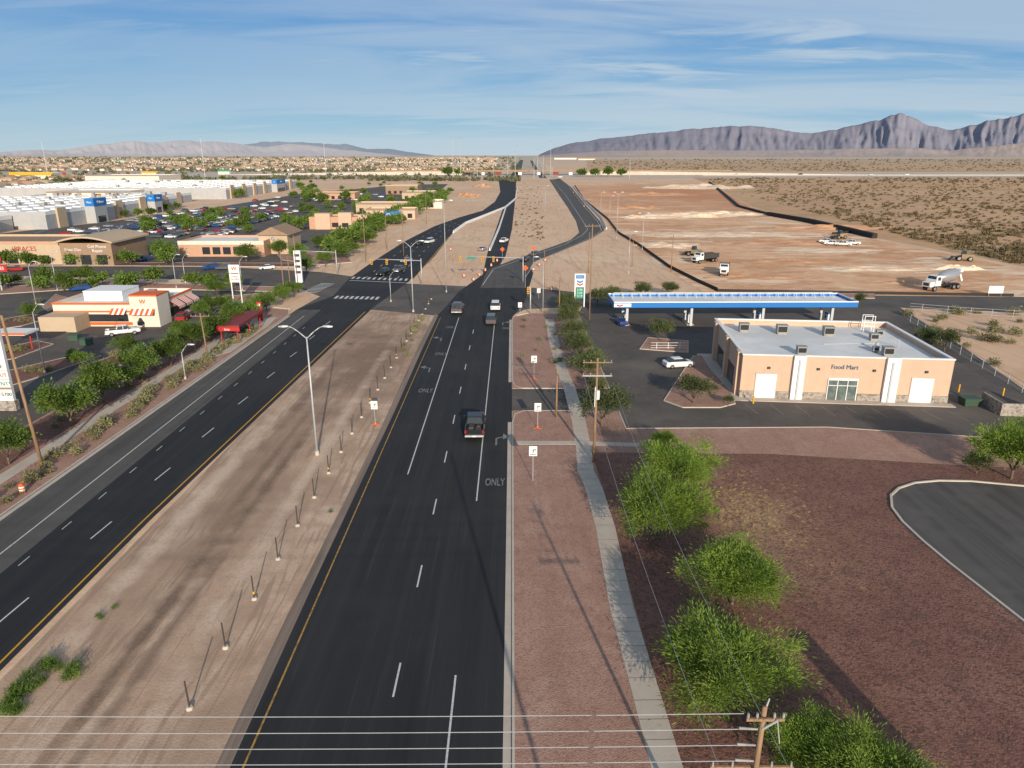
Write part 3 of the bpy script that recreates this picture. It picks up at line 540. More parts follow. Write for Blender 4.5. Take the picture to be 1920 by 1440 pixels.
text(FM,'store_lettering','Food Mart',.9,M('blue_letter',(.05,.14,.22)),(13.9,-.06,4.9),(PI/2,0,0),.04,(.95,1,1),0)
for x in (3.5,10.2,17.7,24.6):
    b=MB(); b.box(x,x+.35,-.25,-.004,4.4,4.7); part(FM,'wall_lamp',b,m_dkmet)
bxs(FM,'side_window',[(-.06,-.003,3,9,.3,3.2),(-.06,-.003,11,18,.3,3.2)],m_glass)
bxs(FM,'side_pilaster',[(-.5,-.003,1.0,2.4,0,Hh+.2),(-.5,-.003,9.4,10.6,0,Hh+.2),(-.5,-.003,19,20.4,0,Hh+.2)],m_stuc)
for x,yy,s in [(3,17,1.5),(8.7,16,1.6),(15.8,15.5,1.6),(8.4,3.5,1.3),(20.5,4,1.4),(22,13,1.2),(19.8,6,.8),(24,16,1.0)]:
    b=MB(); b.box(x,x+s,yy,yy+s*.8,5.75,5.75+s*.75); b.box(x-.08,x+s+.08,yy-.08,yy+s*.8+.08,5.75+s*.75,5.8+s*.75); b.box(x+.1,x+s-.1,yy+.1,yy+s*.7,5.5,5.75); b.box(x+.1,x+s-.1,yy-.02,yy-.001,5.9,5.6+s*.75,1); 
    part(FM,'rooftop_air_conditioner',b,[m_hvac,m_blk])
b=MB(); b.cyl((21,8,5.5),(21,8,6.6),.25); part(FM,'roof_vent',b,m_galv); b=MB(); b.cyl((24.5,9,5.5),(24.5,9,6.9),.05); part(FM,'roof_vent',b,m_galv); b=MB()
for i in range(9): b.cyl((14+i*.9,10+i*.15,5.6),(14.95+i*.9,10.15+i*.15,5.6),.05,n=6)
part(FM,'roof_pipe',b,m_galv)
b=MB()
for x in (23,24.6): b.box(x,x+.08,19,19.08,5.5,8.2); b.box(x,x+.08,20,20.08,5.5,8.2)
for z in (6.4,7.2,8.1): b.box(23,24.7,18.95,19,z,z+.08); b.box(23,24.7,20.08,20.14,z,z+.08)
part(FM,'roof_ladder_frame',b,m_wht)
g=MB(); c_,s_=math.cos(fa),math.sin(fa)
def L2W(x,y): return (32.4+x*c_-y*s_,95.9+x*s_+y*c_)
g.prism([L2W(-1,-1.6),L2W(W+.5,-1.6),L2W(W+.5,-.2),L2W(-1,-.2)],0,.12); g.prism([L2W(-2.5,-1.6),L2W(-.05,-1.6),L2W(-.05,D),L2W(-2.5,D)],0,.118); struct('store_walkway',g,m_walk)
for px,py in [(1797,735),(1880,742),(1412,757)]:
    b=MB(); b.cyl((0,0,0),(0,0,1.1),.11); b.cyl((0,0,1.1),(0,0,1.16),.11,.04); solo('bollard',b,m_yelp,'yellow steel bollard beside the store','bollard',(*G(px,py),.03),group='yellow bollards')
DE=thing('dumpster_enclosure','low stone block dumpster enclosure beside the store lot','enclosure',(*G(1875,780),0.03),-.1)
b=MB(); b.box(0,6,0,.3,0,1.7); b.box(-.001,.3,.3,5,0,1.7); b.box(5.7,6,.3,5,0,1.7); part(DE,'wall',b,m_stone)
b=MB(); b.loft([[(-2.6,2,.3),(-.6,2,.3),(-.6,3.5,.3),(-2.6,3.5,.3)],[(-2.8,1.8,1.4),(-.4,1.8,1.4),(-.4,3.7,1.4),(-2.8,3.7,1.4)]]); solo('dumpster',b,m_dgreen,'dark green steel dumpster beside the enclosure','dumpster',(*G(1862,772),-.25))
# ---------- canopy
CN=thing('fuel_canopy','long white fuel station canopy with blue fascia','canopy',(20.2,138.5,0),math.radians(.6))
b=MB(); b.box(.1,48.4,.1,8.9,4.35,4.7); part(CN,'roof_deck',b,m_roofw)
b=MB()
for f in [(0,48.5,-.08,.1),(0,48.5,8.9,9.08),(0,.1,.1,8.9),(48.4,48.5,.1,8.9)]: b.box(*f,4.15,5.15)
part(CN,'fascia',b,m_blue)
b=MB()
for f in [(-.02,48.52,-.12,.12),(-.02,48.52,8.88,9.1),(-.02,.12,.12,8.88),(48.38,48.52,.12,8.88)]: b.box(*f,5.15,5.35)
part(CN,'fascia_trim',b,m_wht)
bxs(CN,'fascia_panel',[(-.01,3.4,-.1,-.081,4.3,5.0)],m_wht)
b=MB(); b.face([(.5,-.105,4.55),(1.1,-.105,4.35),(1.1,-.105,4.6),(.5,-.105,4.85)]); b.face([(1.7,-.105,4.55),(1.7,-.105,4.85),(1.1,-.105,4.6),(1.1,-.105,4.35)]); part(CN,'chevron_emblem',b,m_red)
b=MB()
for i in range(25): x=1+i*1.9; b.cyl((x,8.5,4.7),(x,7.6,5.7),.05,n=5); b.cyl((x,6.6,4.7),(x,7.6,5.7),.05,n=5)
b.cyl((1,7.6,5.7),(46.6,7.6,5.7),.05,n=5); part(CN,'roof_frame',b,m_wht)
for x in (3,16,30.5,44.5):
    for yv in (2,7):
        b=MB(); b.box(x-.25,x+.25,yv-.25,yv+.25,0,4.35); part(CN,'column',b,m_galv)
for x in (3,16,30.5,44.5):
    P=thing('fuel_pump','blue and white fuel pump on a concrete island','fuel pump',(20.2+x,143,.03),group='fuel pumps under the canopy')
    b=MB(); b.box(-.7,.7,-2.2,2.2,0,.15); part(P,'island',b,m_conc); b=MB(); b.box(-.3,.3,-.5,.5,.15,1.9); part(P,'cabinet',b,m_wht); b=MB(); b.box(-.33,-.301,-.4,.4,1.1,1.6); b.box(.301,.33,-.4,.4,1.1,1.6); b.box(-.32,.32,-.52,.52,1.9,2.2); part(P,'display',b,m_blue)
PS=thing('fuel_price_sign','white blue and green fuel price pylon with chevron emblem','sign',(*G(1086,576),0.1),0)
hp=HT(576,514); b=MB(); b.box(-1.2,-.95,-.15,.15,0,hp); b.box(.95,1.2,-.15,.15,0,hp); b.box(-.95,.95,-.15,.15,hp-.3,hp); part(PS,'post',b,m_wht)
b=MB(); b.box(-.95,.95,-.1,.1,hp-3.0,hp-1.1); part(PS,'emblem_panel',b,m_wht); part(PS,'name_panel',MB().box(-.95,.95,-.1,.1,hp-1.09,hp-.31),m_blue)
z0=hp-2.3
b=MB(); b.face([(-.7,-.12,z0+.5),(0,-.12,z0+.15),(0,-.12,z0+.55),(-.7,-.12,z0+.9)]); b.face([(.7,-.12,z0+.5),(.7,-.12,z0+.9),(0,-.12,z0+.55),(0,-.12,z0+.15)]); part(PS,'blue_chevron',b,m_blue)
z0=hp-2.9
b=MB(); b.face([(-.7,-.12,z0+.5),(0,-.12,z0+.15),(0,-.12,z0+.5),(-.7,-.12,z0+.85)]); b.face([(.7,-.12,z0+.5),(.7,-.12,z0+.85),(0,-.12,z0+.5),(0,-.12,z0+.15)]); part(PS,'red_chevron',b,m_red)
text(PS,'sign_lettering','Chevron',.42,m_wht,(0,-.13,hp-.7))
b=MB(); b.box(-.95,.95,-.1,.1,hp-5.6,hp-3.1); part(PS,'price_panel',b,m_green)
text(PS,'price_digits','2.99\n3.59\n3.19',.7,m_wht,(0,-.13,hp-4.35))
# ---------- generic buildings
def bld(name,label,x0,x1,y0,y1,h,mw,mroof=None,cat='shop building',par=.7):
    t=thing(name,label,cat,(x0,y0,0)); W=x1-x0; D=y1-y0; b=MB(); e=.3
    b.box(0,W,0,e,0,h); b.box(0,W,D-e,D,0,h); b.box(0,e,e,D-e,0,h); b.box(W-e,W,e,D-e,0,h); part(t,'wall',b,mw)
    b=MB(); b.box(e,W-e,e,D-e,h-par-.3,h-par); part(t,'roof',b,mroof or m_roofw); return t,W,D
t,W,D=bld('burger_restaurant','white burger restaurant with orange trim and striped awnings',-92,-71.2,140,156.5,4.8,m_cream)
b=MB(); b.box(-.06,W+.06,-.08,-.003,4.45,4.85); b.box(W+.003,W+.08,0,D,4.45,4.85); b.box(-.06,W+.06,D+.003,D+.08,4.45,4.85); b.box(-.08,-.003,0,D,4.45,4.85)
part(t,'orange_trim',b,m_orange)
b=MB(); b.box(3,11,6,13,3.8,5.9); part(t,'raised_roof',b,m_wht); part(t,'raised_roof_trim',MB().box(2.94,11.06,5.94,13.06,5.9,6.1),m_wht)
b=MB(); b.box(W-5,W+.5,-.5,4.5,0,6.2); part(t,'corner_tower',b,m_cream); b=MB(); b.box(W-5.05,W+.55,-.56,4.56,6.2,6.5); part(t,'tower_trim',b,m_orange)
text(t,'logo_lettering','W',1.2,m_orange,(W-2.4,-.56,5.1),bold=.02)
bxs(t,'window',[(1,W-6,-.05,-.004,1,2.5),(W+.004,W+.05,5,D-1,.8,2.6)],m_glass)
bxs(t,'red_band',[(0,W-5.1,-.07,-.051,.3,.9),(0,W-5.1,-.07,-.051,2.9,3.2)],m_orange)
for i,(a,c) in enumerate([(5.5,8.5),(9,12),(12.5,15.5)]):
    b=MB(); n=8
    for k in range(n):
        u0=a+(c-a)*k/n; u1=a+(c-a)*(k+1)/n; b.face([(W+.06,u0,4.1),(W+1.9,u0,2.9),(W+1.9,u1,2.9),(W+.06,u1,4.1)],k%2); b.face([(W+1.9,u0,2.9),(W+1.9,u0,2.4),(W+1.9,u1,2.4),(W+1.9,u1,2.9)],k%2)
    part(t,'awning',b,[m_orange,m_wht])
for a0,a1 in ((W-4.8,W-.1),(W-9,W-6)):
    b=MB(); nn=max(4,int((a1-a0)*2)); yo=-.52 if a0>W-5 else -.08
    for k in range(nn):
        u0=a0+(a1-a0)*k/nn; u1=a0+(a1-a0)*(k+1)/nn; b.face([(u0,yo,3.7),(u0,yo-1.4,2.7),(u1,yo-1.4,2.7),(u1,yo,3.7)],k%2)
    part(t,'awning',b,[m_orange,m_wht])
for x,yy in [(13,5),(13.5,11),(17,9)]:
    b=MB(); b.box(x,x+1.8,yy,yy+1.4,4.1,5.4); part(t,'rooftop_air_conditioner',b,m_hvac)
b=MB(); b.box(0,7,-5,-.1,0,3.0); part(t,'service_yard_wall',b,m_tan)
for px,py in [(128,640),(150,648)]:
    b=MB(); b.box(0,1.8,0,1.2,0,1.1); b.loft([[(-.1,-.1,1.1),(1.9,-.1,1.1),(1.9,1.3,1.1),(-.1,1.3,1.1)],[(0,.4,1.3),(1.8,.4,1.3),(1.8,1.3,1.3),(0,1.3,1.3)]]); solo('utility_cabinet',b,m_dgreen,'dull green utility cabinet beside the restaurant','cabinet',(*G(px,py),.03),group='utility cabinets')
dtx=thing('drive_through_canopy','small orange and white drive-through canopy','canopy',(*G(35,655),0.02)); b=MB(); b.box(-3,3,-2,2,3,3.4); part(dtx,'roof',b,m_wht); b=MB(); b.box(-3.02,3.02,-2.05,-2.003,3.1,3.45); part(dtx,'trim',b,m_orange)
for x in(-2.5,2.5): b=MB(); b.cyl((x,0,0),(x,0,3),.12); part(dtx,'post',b,m_red)
t,W,D=bld('brown_shop_row','brown stucco shop row with arched corner tower',-190,-140,224,246,7.2,m_tan,m_brown)
b=MB(); b.box(0,W,-.06,-.003,6.4,7.3); part(t,'cornice',b,m_salmon)
bxs(t,'shop_window',[(x,x+3,-.06,-.004,.4,3) for x in range(2,46,5)],m_glass)
text(t,'shop_lettering','BRACES',2.0,m_red,(38,-.15,5.0)); text(t,'shop_lettering','BRACES',1.4,m_red,(10,-.15,5.2))
t,W,D=bld('arched_shop','brown shop with shallow arched roof and stone piers',-140,-124,222,244,7.0,m_brown,m_tan)
b=MB(); n=10; rings=[]
for k in range(n+1):
    x=-1+(W+2)*k/n; z=7.0+1.6*math.sin(PI*k/n); rings.append([(x,-1.2,z),(x,D+.5,z),(x,D+.5,z+.5),(x,-1.2,z+.5)])
b.loft(rings); part(t,'arched_roof',b,m_tan)
bxs(t,'shop_window',[(x,x+3.2,-.06,-.004,.4,3.4) for x in (1,6,11)],m_glass)
text(t,'shop_lettering','Great Clips',1.1,m_wht,(4,-.1,5)); text(t,'shop_lettering','Cell Phone\nRepair',1.3,m_wht,(11.6,-.1,5.3))
t,W,D=bld('salmon_shop','low salmon and cream shop with tall windows',-113,-84,243,262,5.2,m_salmon,m_roofw)
b=MB(); b.box(-.05,W+.05,-.09,-.003,4.0,5.3); part(t,'cream_band',b,m_cream)
bxs(t,'shop_window',[(x,x+2.6,-.06,-.004,.8,3.2) for x in (8,11.5,15,18.5)],m_glass)
t,W,D=bld('gabled_shop','tan shop building with gabled roof',-88,-78,250,266,6.5,m_tan,m_brown)
b=MB(); b.loft([[(-1,-1,6.5),(W/2,-1,9.3),(W+1,-1,6.5)],[(-1,D,6.5),(W/2,D,9.3),(W+1,D,6.5)]]); part(t,'gable_roof',b,m_brown)
text(t,'shop_lettering','G',1.8,m_blue,(W/2,-.2,5.2))
t,W,D=bld('mesa_style_restaurant','orange-brown stepped adobe style restaurant',-94,-66,336,352,5.6,m_salmon,m_tan)
bxs(t,'tower',[(3,10,-1,5,0,7.2),(14,20,-1.5,4,0,7.6),(23,27,-.8,6,0,6.6)],m_stuc); bxs(t,'window',[(10.5,13.5,-.06,-.004,1,3),(20.5,22.5,-.06,-.004,1,3),(15.5,18.5,-1.56,-1.504,1,3)],m_glass)
for (x0,x1,y0,y1,h,mw,lab) in [(-92,-62,430,446,6,m_tan,'tan stucco restaurant by the parking lot'),(-78,-52,390,404,5.5,m_stuc,'peach stucco bank by the road'),(-110,-82,640,670,8,m_brown,'brown stucco store with square tower'),(-84,-60,560,585,6,m_tan,'tan shop behind roadside trees'),(-150,-120,560,580,5.5,m_salmon,'salmon shop in the parking lot'),(-330,-280,520,560,8,m_cream,'cream warehouse store behind the shops'),(-520,-430,900,960,9,m_cream,'large white church-like building'),(-60,-45,470,485,5,m_cream,'small cream shop near the road')]:
    t,W,D=bld('shop_building',lab,x0,x1,y0,y1,h,mw,m_roofw); bxs(t,'shop_window',[(x,x+2.5,-.06,-.004,.6,3) for x in range(2,int(W)-3,5)],m_glass); b=MB(); b.box(-.1,W+.1,-.12,-.003,h-.9,h+.1); part(t,'cornice',b,m_brown if mw!=m_brown else m_tan)
def bigstore(x0,x1,y0,y1,h,label,portals):
    t,W,D=bld('superstore',label,x0,x1,y0,y1,h,m_grey,m_roofw,'store'); b=MB()
    for i in range(int(W//14)):
        for k in range(int(D//9)):
            b.box(6+i*14,11+i*14,4+k*9,5.6+k*9,h-.69,h-.1)
    part(t,'skylight',b,m_wht)['kind']='stuff'
    for k in range(14): x=rr.uniform(4,W-6); yv=rr.uniform(3,D-6); s=rr.uniform(1.8,3.4); part(t,'rooftop_air_conditioner',MB().box(x,x+s,yv,yv+s,h-.65,h+rr.uniform(.5,1.3)),m_hvac)
    b=MB(); b.box(W+.003,W+.1,0,D,h-1.6,h+.1); part(t,'white_band',b,m_wht)
    bxs(t,'wall_panel',[(W+.003,W+.9,yv,yv+7,0,h+rr.choice([.6,1.2,1.8])) for yv in range(8,int(D)-12,26)],m_tan)
    for a,c,hh,s in portals:
        b=MB(); b.box(W-2,W+5,a,c,0,hh); p=part(t,'entrance_portal',b,m_grey); b=MB(); b.box(W+5.003,W+5.2,a-.5,c+.5,hh-3.6,hh+.2); b.box(W+.5,W+5,a-.3,a-.01,hh-3.6,hh); part(p,'blue_sign_panel',b,m_blue)
        text(p,'store_lettering',s,1.7,m_wht,(W+5.3,(a+c)/2,hh-1.8),(PI/2,0,PI/2),.05); 
        text(p,'store_lettering',s,1.4,m_wht,(W+2.8,a-.35,hh-1.8),(PI/2,0,0),.05,(.5,1,1)); b=MB(); b.box(W+5.01,W+5.05,a+2,c-2,.2,3.4); part(p,'glass_door',b,m_glass)
bigstore(-400,-215,335,470,8,'long grey superstore with white roof and blue entrances',[(32,43,12,'Walmart'),(95,104,10.5,'Home')])
bigstore(-420,-230,300,334,6.5,'lower grey wing of the superstore',[(8,15,7.5,'Utility')])
bigstore(-420,-222,570,760,8.5,'white warehouse store with blue entrance',[(110,135,11,'Store')])
bigstore(-330,-236,480,540,6.5,'low white store wing behind the parking lot',[])
b=MB()
for k in range(6):
    a=k*PI/3+PI/6; b.cyl((-.0,.45*math.cos(a)*1.2,.45*math.sin(a)*1.2),(0,1.2*math.cos(a),1.2*math.sin(a)),.17,n=6)
EM=solo('store_emblem',b,m_yelp,'yellow six-rayed emblem on the store entrance','emblem',(-209.6,372.5,13.4))
# ---------- houses
HM=[]
for mw,mr2,(a,c) in [(m_tan,m_brown,(14,10)),(m_tan,m_brown,(12,11)),(m_stuc,m_tan,(16,10)),(m_cream,m_brown,(12,9)),(m_cream,m_salmon,(13,10))]:
    b=MB(); b.box(-a/2,a/2,-c/2,c/2,0,3.2); b.loft([[(-a/2-.5,-c/2-.5,3.2),(a/2+.5,-c/2-.5,3.2),(a/2+.5,c/2+.5,3.2),(-a/2-.5,c/2+.5,3.2)],[(-a/4,-.2,5.4),(a/4,-.2,5.4),(a/4,.2,5.4),(-a/4,.2,5.4)]],1)
    for x in (-a*.3,a*.05): b.box(x,x+2,-c/2-.05,-c/2-.004,1,2.3,2)
    b.box(a*.25,a*.25+3,-c/2-.05,-c/2-.004,0,2.4,3); HM.append((b,[mw,mr2,m_glass,m_wht]))
HMM=[b.mesh('house',m) for b,m in HM]
hp_=[]
for i in range(1900):
    px=rr.uniform(-60,930); py=297+ (rr.random()**1.2)*42
    if 320<py<335: continue
    if py>335 and px>300: continue
    hp_.append((px,py))
hp_.sort(key=lambda p:-p[1])
for i,(px,py) in enumerate(hp_[:262]): solo('house',rr.choice(HMM),None,'single-storey stucco house with low hipped roof','house',(*G(px,py),0),rr.choice([0,PI/2,.2]),'houses in the distant suburb').scale=(1.1,1.1,1.15)
b=MB()
for px,py in hp_[262:]:
    hb,_=rr.choice(HM); X,Y=G(px,py); n=len(b.v); s=1.1*max(1,Y/2500); b.v+=[(X+v[0]*s,Y+v[1]*s,v[2]*s*.8) for v in hb.v]; b.f+=[tuple(k+n for k in f) for f in hb.f]; b.m+=hb.m
stuff('far_houses',b.mesh('far_houses',HM[2][1]),'mass of distant pale stucco houses','houses')
for i in range(34): 
    px=rr.uniform(70,330) if i%2 else rr.uniform(0,90); solo('house',rr.choice(HMM),None,'single-storey stucco house with low hipped roof','house',(*G(px,rr.uniform(336,356)),0),rr.choice([0,PI/2]),'houses in the distant suburb')
for px,py,wd,h,mm,lab in [(60,336,60,9,m_yelp,'yellow and purple play centre building'),(105,334,30,8,m_red,'red roofed building beside houses'),(225,303,60,8,m_green,'long green roofed school building'),(1060,299,160,10,m_wht,'long white warehouse with red band'),(1100,300,110,10,m_salmon,'brick-red warehouse with flat roof'),(1895,294,300,60,m_wht,'large white hillside building'),(420,327,20,8,m_green,'small green roofed building'),(280,329,25,6,m_yelp,'yellow building beside the frontage road')]:
    X,Y=G(px,py); t,W,D=bld('distant_building',lab,X-wd/2,X+wd/2,Y,Y+wd*.4,h,m_cream,mm,'building'); b=MB(); b.box(-.5,W+.5,-.6,-.01,h*.62,h+.4); part(t,'roof_band',b,mm)
# ---------- overpass & freeway
OV=thing('highway_overpass','concrete highway overpass with red painted piers','overpass',(0,0,0)); Y=Yp(328); zt=HT(328,319.5)
xl=G(868,328)[0]; xr=G(1098,328)[0]
b=MB(); b.box(xl,xr,Y,Y+28,zt-2.6,zt); part(OV,'deck',b,m_brown); b=MB(); b.box(xl-150,xr+250,Y-.6,Y-.01,zt-1.4,zt+.9); part(OV,'parapet',b,m_brown)
for px,wd in [(905,3),(934,5),(975,3),(1010,3),(1042,5),(1070,3)]:
    X=G(px,328)[0]; b=MB(); b.box(X-wd,X+wd,Y+1,Y+3,0,zt-2.6); part(OV,'pier',b,m_wht if wd<5 else m_dkred)
def ramp(x0,x1,z0,z1):
    g=MB(); g.loft([[(x0,Y,0),(x0,Y+28,0),(x0,Y+28,z0+.02),(x0,Y,z0+.02)],[(x1,Y,0),(x1,Y+28,0),(x1,Y+28,z1+.02),(x1,Y,z1+.02)]]); struct('highway_embankment',g,m_pale)
ramp(xl-420,xl,.3,zt); ramp(xr,xr+480,zt,.3)
b=MB(); x=G(1290,326)[0]; b.box(x,x+2600,Yp(329),Yp(329)+.5,0,1.2); solo('freeway_barrier',b,m_conc,'long low concrete barrier beside the distant freeway','barrier')
for px,py,c in [(1632,329,'white'),(1380,328,'silver'),(1700,328,'white'),(1500,328,'black'),(160,330,'white'),(640,330,'white'),(1050,333,'white')]:
    me=dict((a,b2) for a,b2 in SM)[c]; solo('distant_car',me,None,f'{c} vehicle on the distant highway','car',(*G(px,py),.05),PI/2,'vehicles on the distant highway').scale=(1.6,1.6,1.6)
# ---------- mountains
def mountains(name,prof,dist,depth,mat,rough,seed,jag=.06):
    xs=[p[0] for p in prof]; n=620; rows=28; v=[];f=[]
    for i in range(n+1):
        px=xs[0]+(xs[-1]-xs[0])*i/n; py=np.interp(px,xs,[p[1] for p in prof]); 
        a=(px-960)/F/(CT+(430/F)*ST); hz=max(0,(290-py)/F*dist*.98+33)
        rid=noise.fractal(Vector((px*.035,seed,2)),.8,2,6)*jag
        for j in range(rows+1):
            s=j/rows; d=dist-depth*.6+depth*s; X=a*d; 
            sh=min(1,s/.6)**1.35 if s<=.6 else max(0,1-(s-.6)/.4)
            q=noise.fractal(Vector((px*.022,s*2.6,seed)),1,2,6); r2=1-abs(noise.fractal(Vector((px*.045+s*1.2,s*2.2,seed+5)),1,2,6))
            z=hz*(sh*(1+rid)+rough*sh*(1-sh)*(q*1.0+(r2-.75)*1.1))
            v.append((X,d,z-5))
    for i in range(n):
        for j in range(rows):
            k=i*(rows+1)+j; f.append((k,k+rows+1,k+rows+2,k+1))
    b=MB(); b.v=v;b.f=f;b.m=[0]*len(f); o=put(name,b.mesh(name,mat,True)); o['kind']='structure'
m_mtn=M('haze_tinted_mountain_rock',(.30,.285,.335),[('n',(.0006,.0006,.004),(.25,.25,.31),.42,.62,.9),('n',.003,(.35,.315,.34),.52,.7,.6)],rough=1,spec=0)  # grey-blue stands for air haze, painted into the rock colour
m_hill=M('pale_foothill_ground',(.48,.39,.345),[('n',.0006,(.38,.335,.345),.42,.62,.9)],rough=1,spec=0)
m_mtl=M('haze_paled_mountain_rock',(.60,.555,.555),[('n',.0004,(.52,.50,.53),.42,.62,.9)],rough=1,spec=0)  # paleness is distance haze put into the base colour
m_mtb=M('haze_blued_mountain_rock',(.33,.37,.44),[('n',.0003,(.30,.34,.40),.42,.62,.9)],rough=1,spec=0)  # blue cast is painted haze on the farthest range
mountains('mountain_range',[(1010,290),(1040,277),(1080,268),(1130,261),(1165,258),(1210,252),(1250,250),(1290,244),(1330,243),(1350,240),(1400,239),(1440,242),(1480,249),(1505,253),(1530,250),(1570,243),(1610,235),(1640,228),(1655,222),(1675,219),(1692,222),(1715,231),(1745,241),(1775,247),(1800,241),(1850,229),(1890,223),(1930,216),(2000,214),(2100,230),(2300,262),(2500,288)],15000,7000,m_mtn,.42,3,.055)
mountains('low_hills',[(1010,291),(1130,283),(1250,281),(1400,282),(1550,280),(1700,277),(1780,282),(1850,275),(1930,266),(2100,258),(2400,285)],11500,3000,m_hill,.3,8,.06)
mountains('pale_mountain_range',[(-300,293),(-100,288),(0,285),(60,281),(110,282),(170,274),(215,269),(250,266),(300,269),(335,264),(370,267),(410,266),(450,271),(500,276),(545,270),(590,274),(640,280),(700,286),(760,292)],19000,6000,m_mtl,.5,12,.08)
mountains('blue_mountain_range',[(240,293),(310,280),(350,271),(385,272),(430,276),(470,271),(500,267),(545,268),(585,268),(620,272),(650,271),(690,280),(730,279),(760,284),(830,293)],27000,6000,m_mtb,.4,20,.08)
# ---------- poles & lamps
def lamp(loc,h,label,arms=((-1,),(1,)),L=4,gr='street lamps along the roads',r=.14,col=m_galv):
    t=thing('street_lamp',label,'street lamp',(*loc,.02),0,gr); b=MB(); b.cyl((0,0,0),(0,0,h),r,r*.55,10); part(t,'pole',b,col,True); b=MB(); b.cyl((0,0,0),(0,0,.5),r*1.8,r*1.6,10); part(t,'base',b,m_conc)
    for (sx,) in arms:
        b=MB(); p=[(0,0,h-.2),(sx*L*.4,0,h+.55),(sx*L*.75,0,h+1.05),(sx*L,0,h+1.2)]
        for k in range(3): b.cyl(p[k],p[k+1],r*.5-.01*k,r*.45-.01*k,8)
        part(t,'arm',b,col,True); b=MB(); x=sx*L; b.loft([[(x-.1*sx,-.1,h+1.12),(x-.1*sx,.1,h+1.12),(x-.1*sx,.1,h+1.28),(x-.1*sx,-.1,h+1.28)],[(x+.45*sx,-.2,h+1.1),(x+.45*sx,.2,h+1.1),(x+.45*sx,.16,h+1.3),(x+.45*sx,-.16,h+1.3)],[(x+.95*sx,-.12,h+1.12),(x+.95*sx,.12,h+1.12),(x+.95*sx,.1,h+1.22),(x+.95*sx,-.1,h+1.22)]]); part(t,'lamp_head',b,col)
    return t
lamp(G(595,853),HT(853,632),'tall double-arm galvanised street lamp on the dirt median',L=2.0)
lamp(G(775,585),HT(585,462),'tall double-arm galvanised street lamp on the dirt median',L=2.0)
for px,by,ty,a in [(733,566,518,((1,),)),(837,548,385,((1,),(-1,))),(1018,585,492,((-1,),)),(1156,447,366,((-1,),(1,))),(1204,468,406,((-1,),(1,))),(1143,405,371,((1,),)),(1126,398,364,((1,),)),(1178,512,442,((1,),)),(68,572,500,((1,),)),(108,545,480,((1,),)),(331,540,486,((1,),)),(348,530,485,((1,),)),(455,545,490,((1,),)),(85,700,585,((1,),)),(348,712,660,((1,),)),(1022,395,352,((1,),))]:
    lamp(G(px,by),max(4,HT(by,ty)),'tall grey street lamp beside the road',a,L=1.2,r=.10)
for px,by,ty in [(612,335,262),(850,335,258),(864,335,258),(385,335,256),(90,330,262),(1032,330,264),(1008,330,280),(925,330,285),(1180,335,300),(895,332,290),(952,333,290),(966,334,284),(1001,334,296),(1018,333,292)]:
    h=HT(by,ty); t=thing('high_mast_light','very tall slim high-mast highway light','street lamp',(*G(px,by),0),0,'high-mast lights by the highway'); b=MB(); b.cyl((0,0,0),(0,0,h),.45,.25,8); part(t,'pole',b,m_galv); b=MB(); b.cyl((0,0,h-.6),(0,0,h),1.4,1.4,10); part(t,'light_ring',b,m_hvac)
rr2=random.Random(9)
for i in range(34):
    by=300+i*.95; px=988+rr2.choice([-1,1])*(8+ (by-295)*1.1); h=13
    t=thing('distant_lamp','distant slim street lamp beside the straight road','street lamp',(*G(px,by),0),0,'lamps along the distant road'); b=MB(); b.cyl((0,0,0),(0,0,h),.22,.14,6); b.cyl((0,0,h),(2.2,0,h+.7),.1,n=5); part(t,'pole',b,m_galv)
def util(loc,h,label,lean=0,arms=1,r=.17,yaw=0,aw=1.6):
    t=thing('utility_pole',label,'utility pole',(*loc,.05),yaw,'wooden utility poles'); b=MB(); b.cyl((0,0,-.1),(lean,0,h),r,r*.65,10); part(t,'pole',b,m_wood,True)
    for k in range(arms):
        z=h-.5-k*1.5; b=MB(); b.box(lean-aw,lean+aw,-.24,-.15,z,z+.11); part(t,'crossarm',b,m_wood if k==0 else m_galv)
        for q in (-.92,-.45,.45,.92): x=q*aw; b=MB(); b.cyl((lean+x,-.2,z+.11),(lean+x,-.2,z+.22),.03); b.cyl((lean+x,-.2,z+.2),(lean+x,-.2,z+.36),.06,.045); part(t,'insulator',b,m_hvac)
    return t
PX,PY=G(1113,868)
u=util((PX,PY),HT(868,672),'wooden utility pole with two crossarms and transformer gear',0,2)
hh=HT(868,672); part(u,'insulator_stack',MB().cyl((.15,-.25,hh-4.6),(.15,-.25,hh-3.6),.2),m_wht); part(u,'conduit',MB().cyl((-.15,-.2,hh-5.5),(-.15,-.2,hh-3.2),.05),m_wht)
NP=(9.8,22.6); NH=12.35
u=util(NP,NH,'wooden utility pole carrying wires over the road',.12,1,.15,0,.75)
for z in (NH-1.1,NH-1.9,NH-2.7): part(u,'side_insulator',MB().cyl((-.05,0,z),(-.8,0,z+.05),.04,.06),m_hvac)
b=MB(); b.cyl((0.1,-.1,NH-1),(.55,-.3,NH-.4),.05); b.cyl((.55,-.3,NH-.4),(.8,-.2,NH-1.6),.025); b.cyl((.1,0,NH-.4),(.3,.1,NH+.3),.05,.03); part(u,'bracket',b,m_galv)
b=MB(); b.box(-1.7,1.7,.16,.25,NH-3.3,NH-3.18); part(u,'lower_crossarm',b,m_wood)
for x in (-1.6,-.8,.8,1.6): part(u,'lower_insulator',MB().cyl((x,.2,NH-3.18),(x,.2,NH-2.95),.05,.035),m_hvac)
util((5.9,8.5),20.3,'very tall wooden utility pole beside the road',0,0,.15)
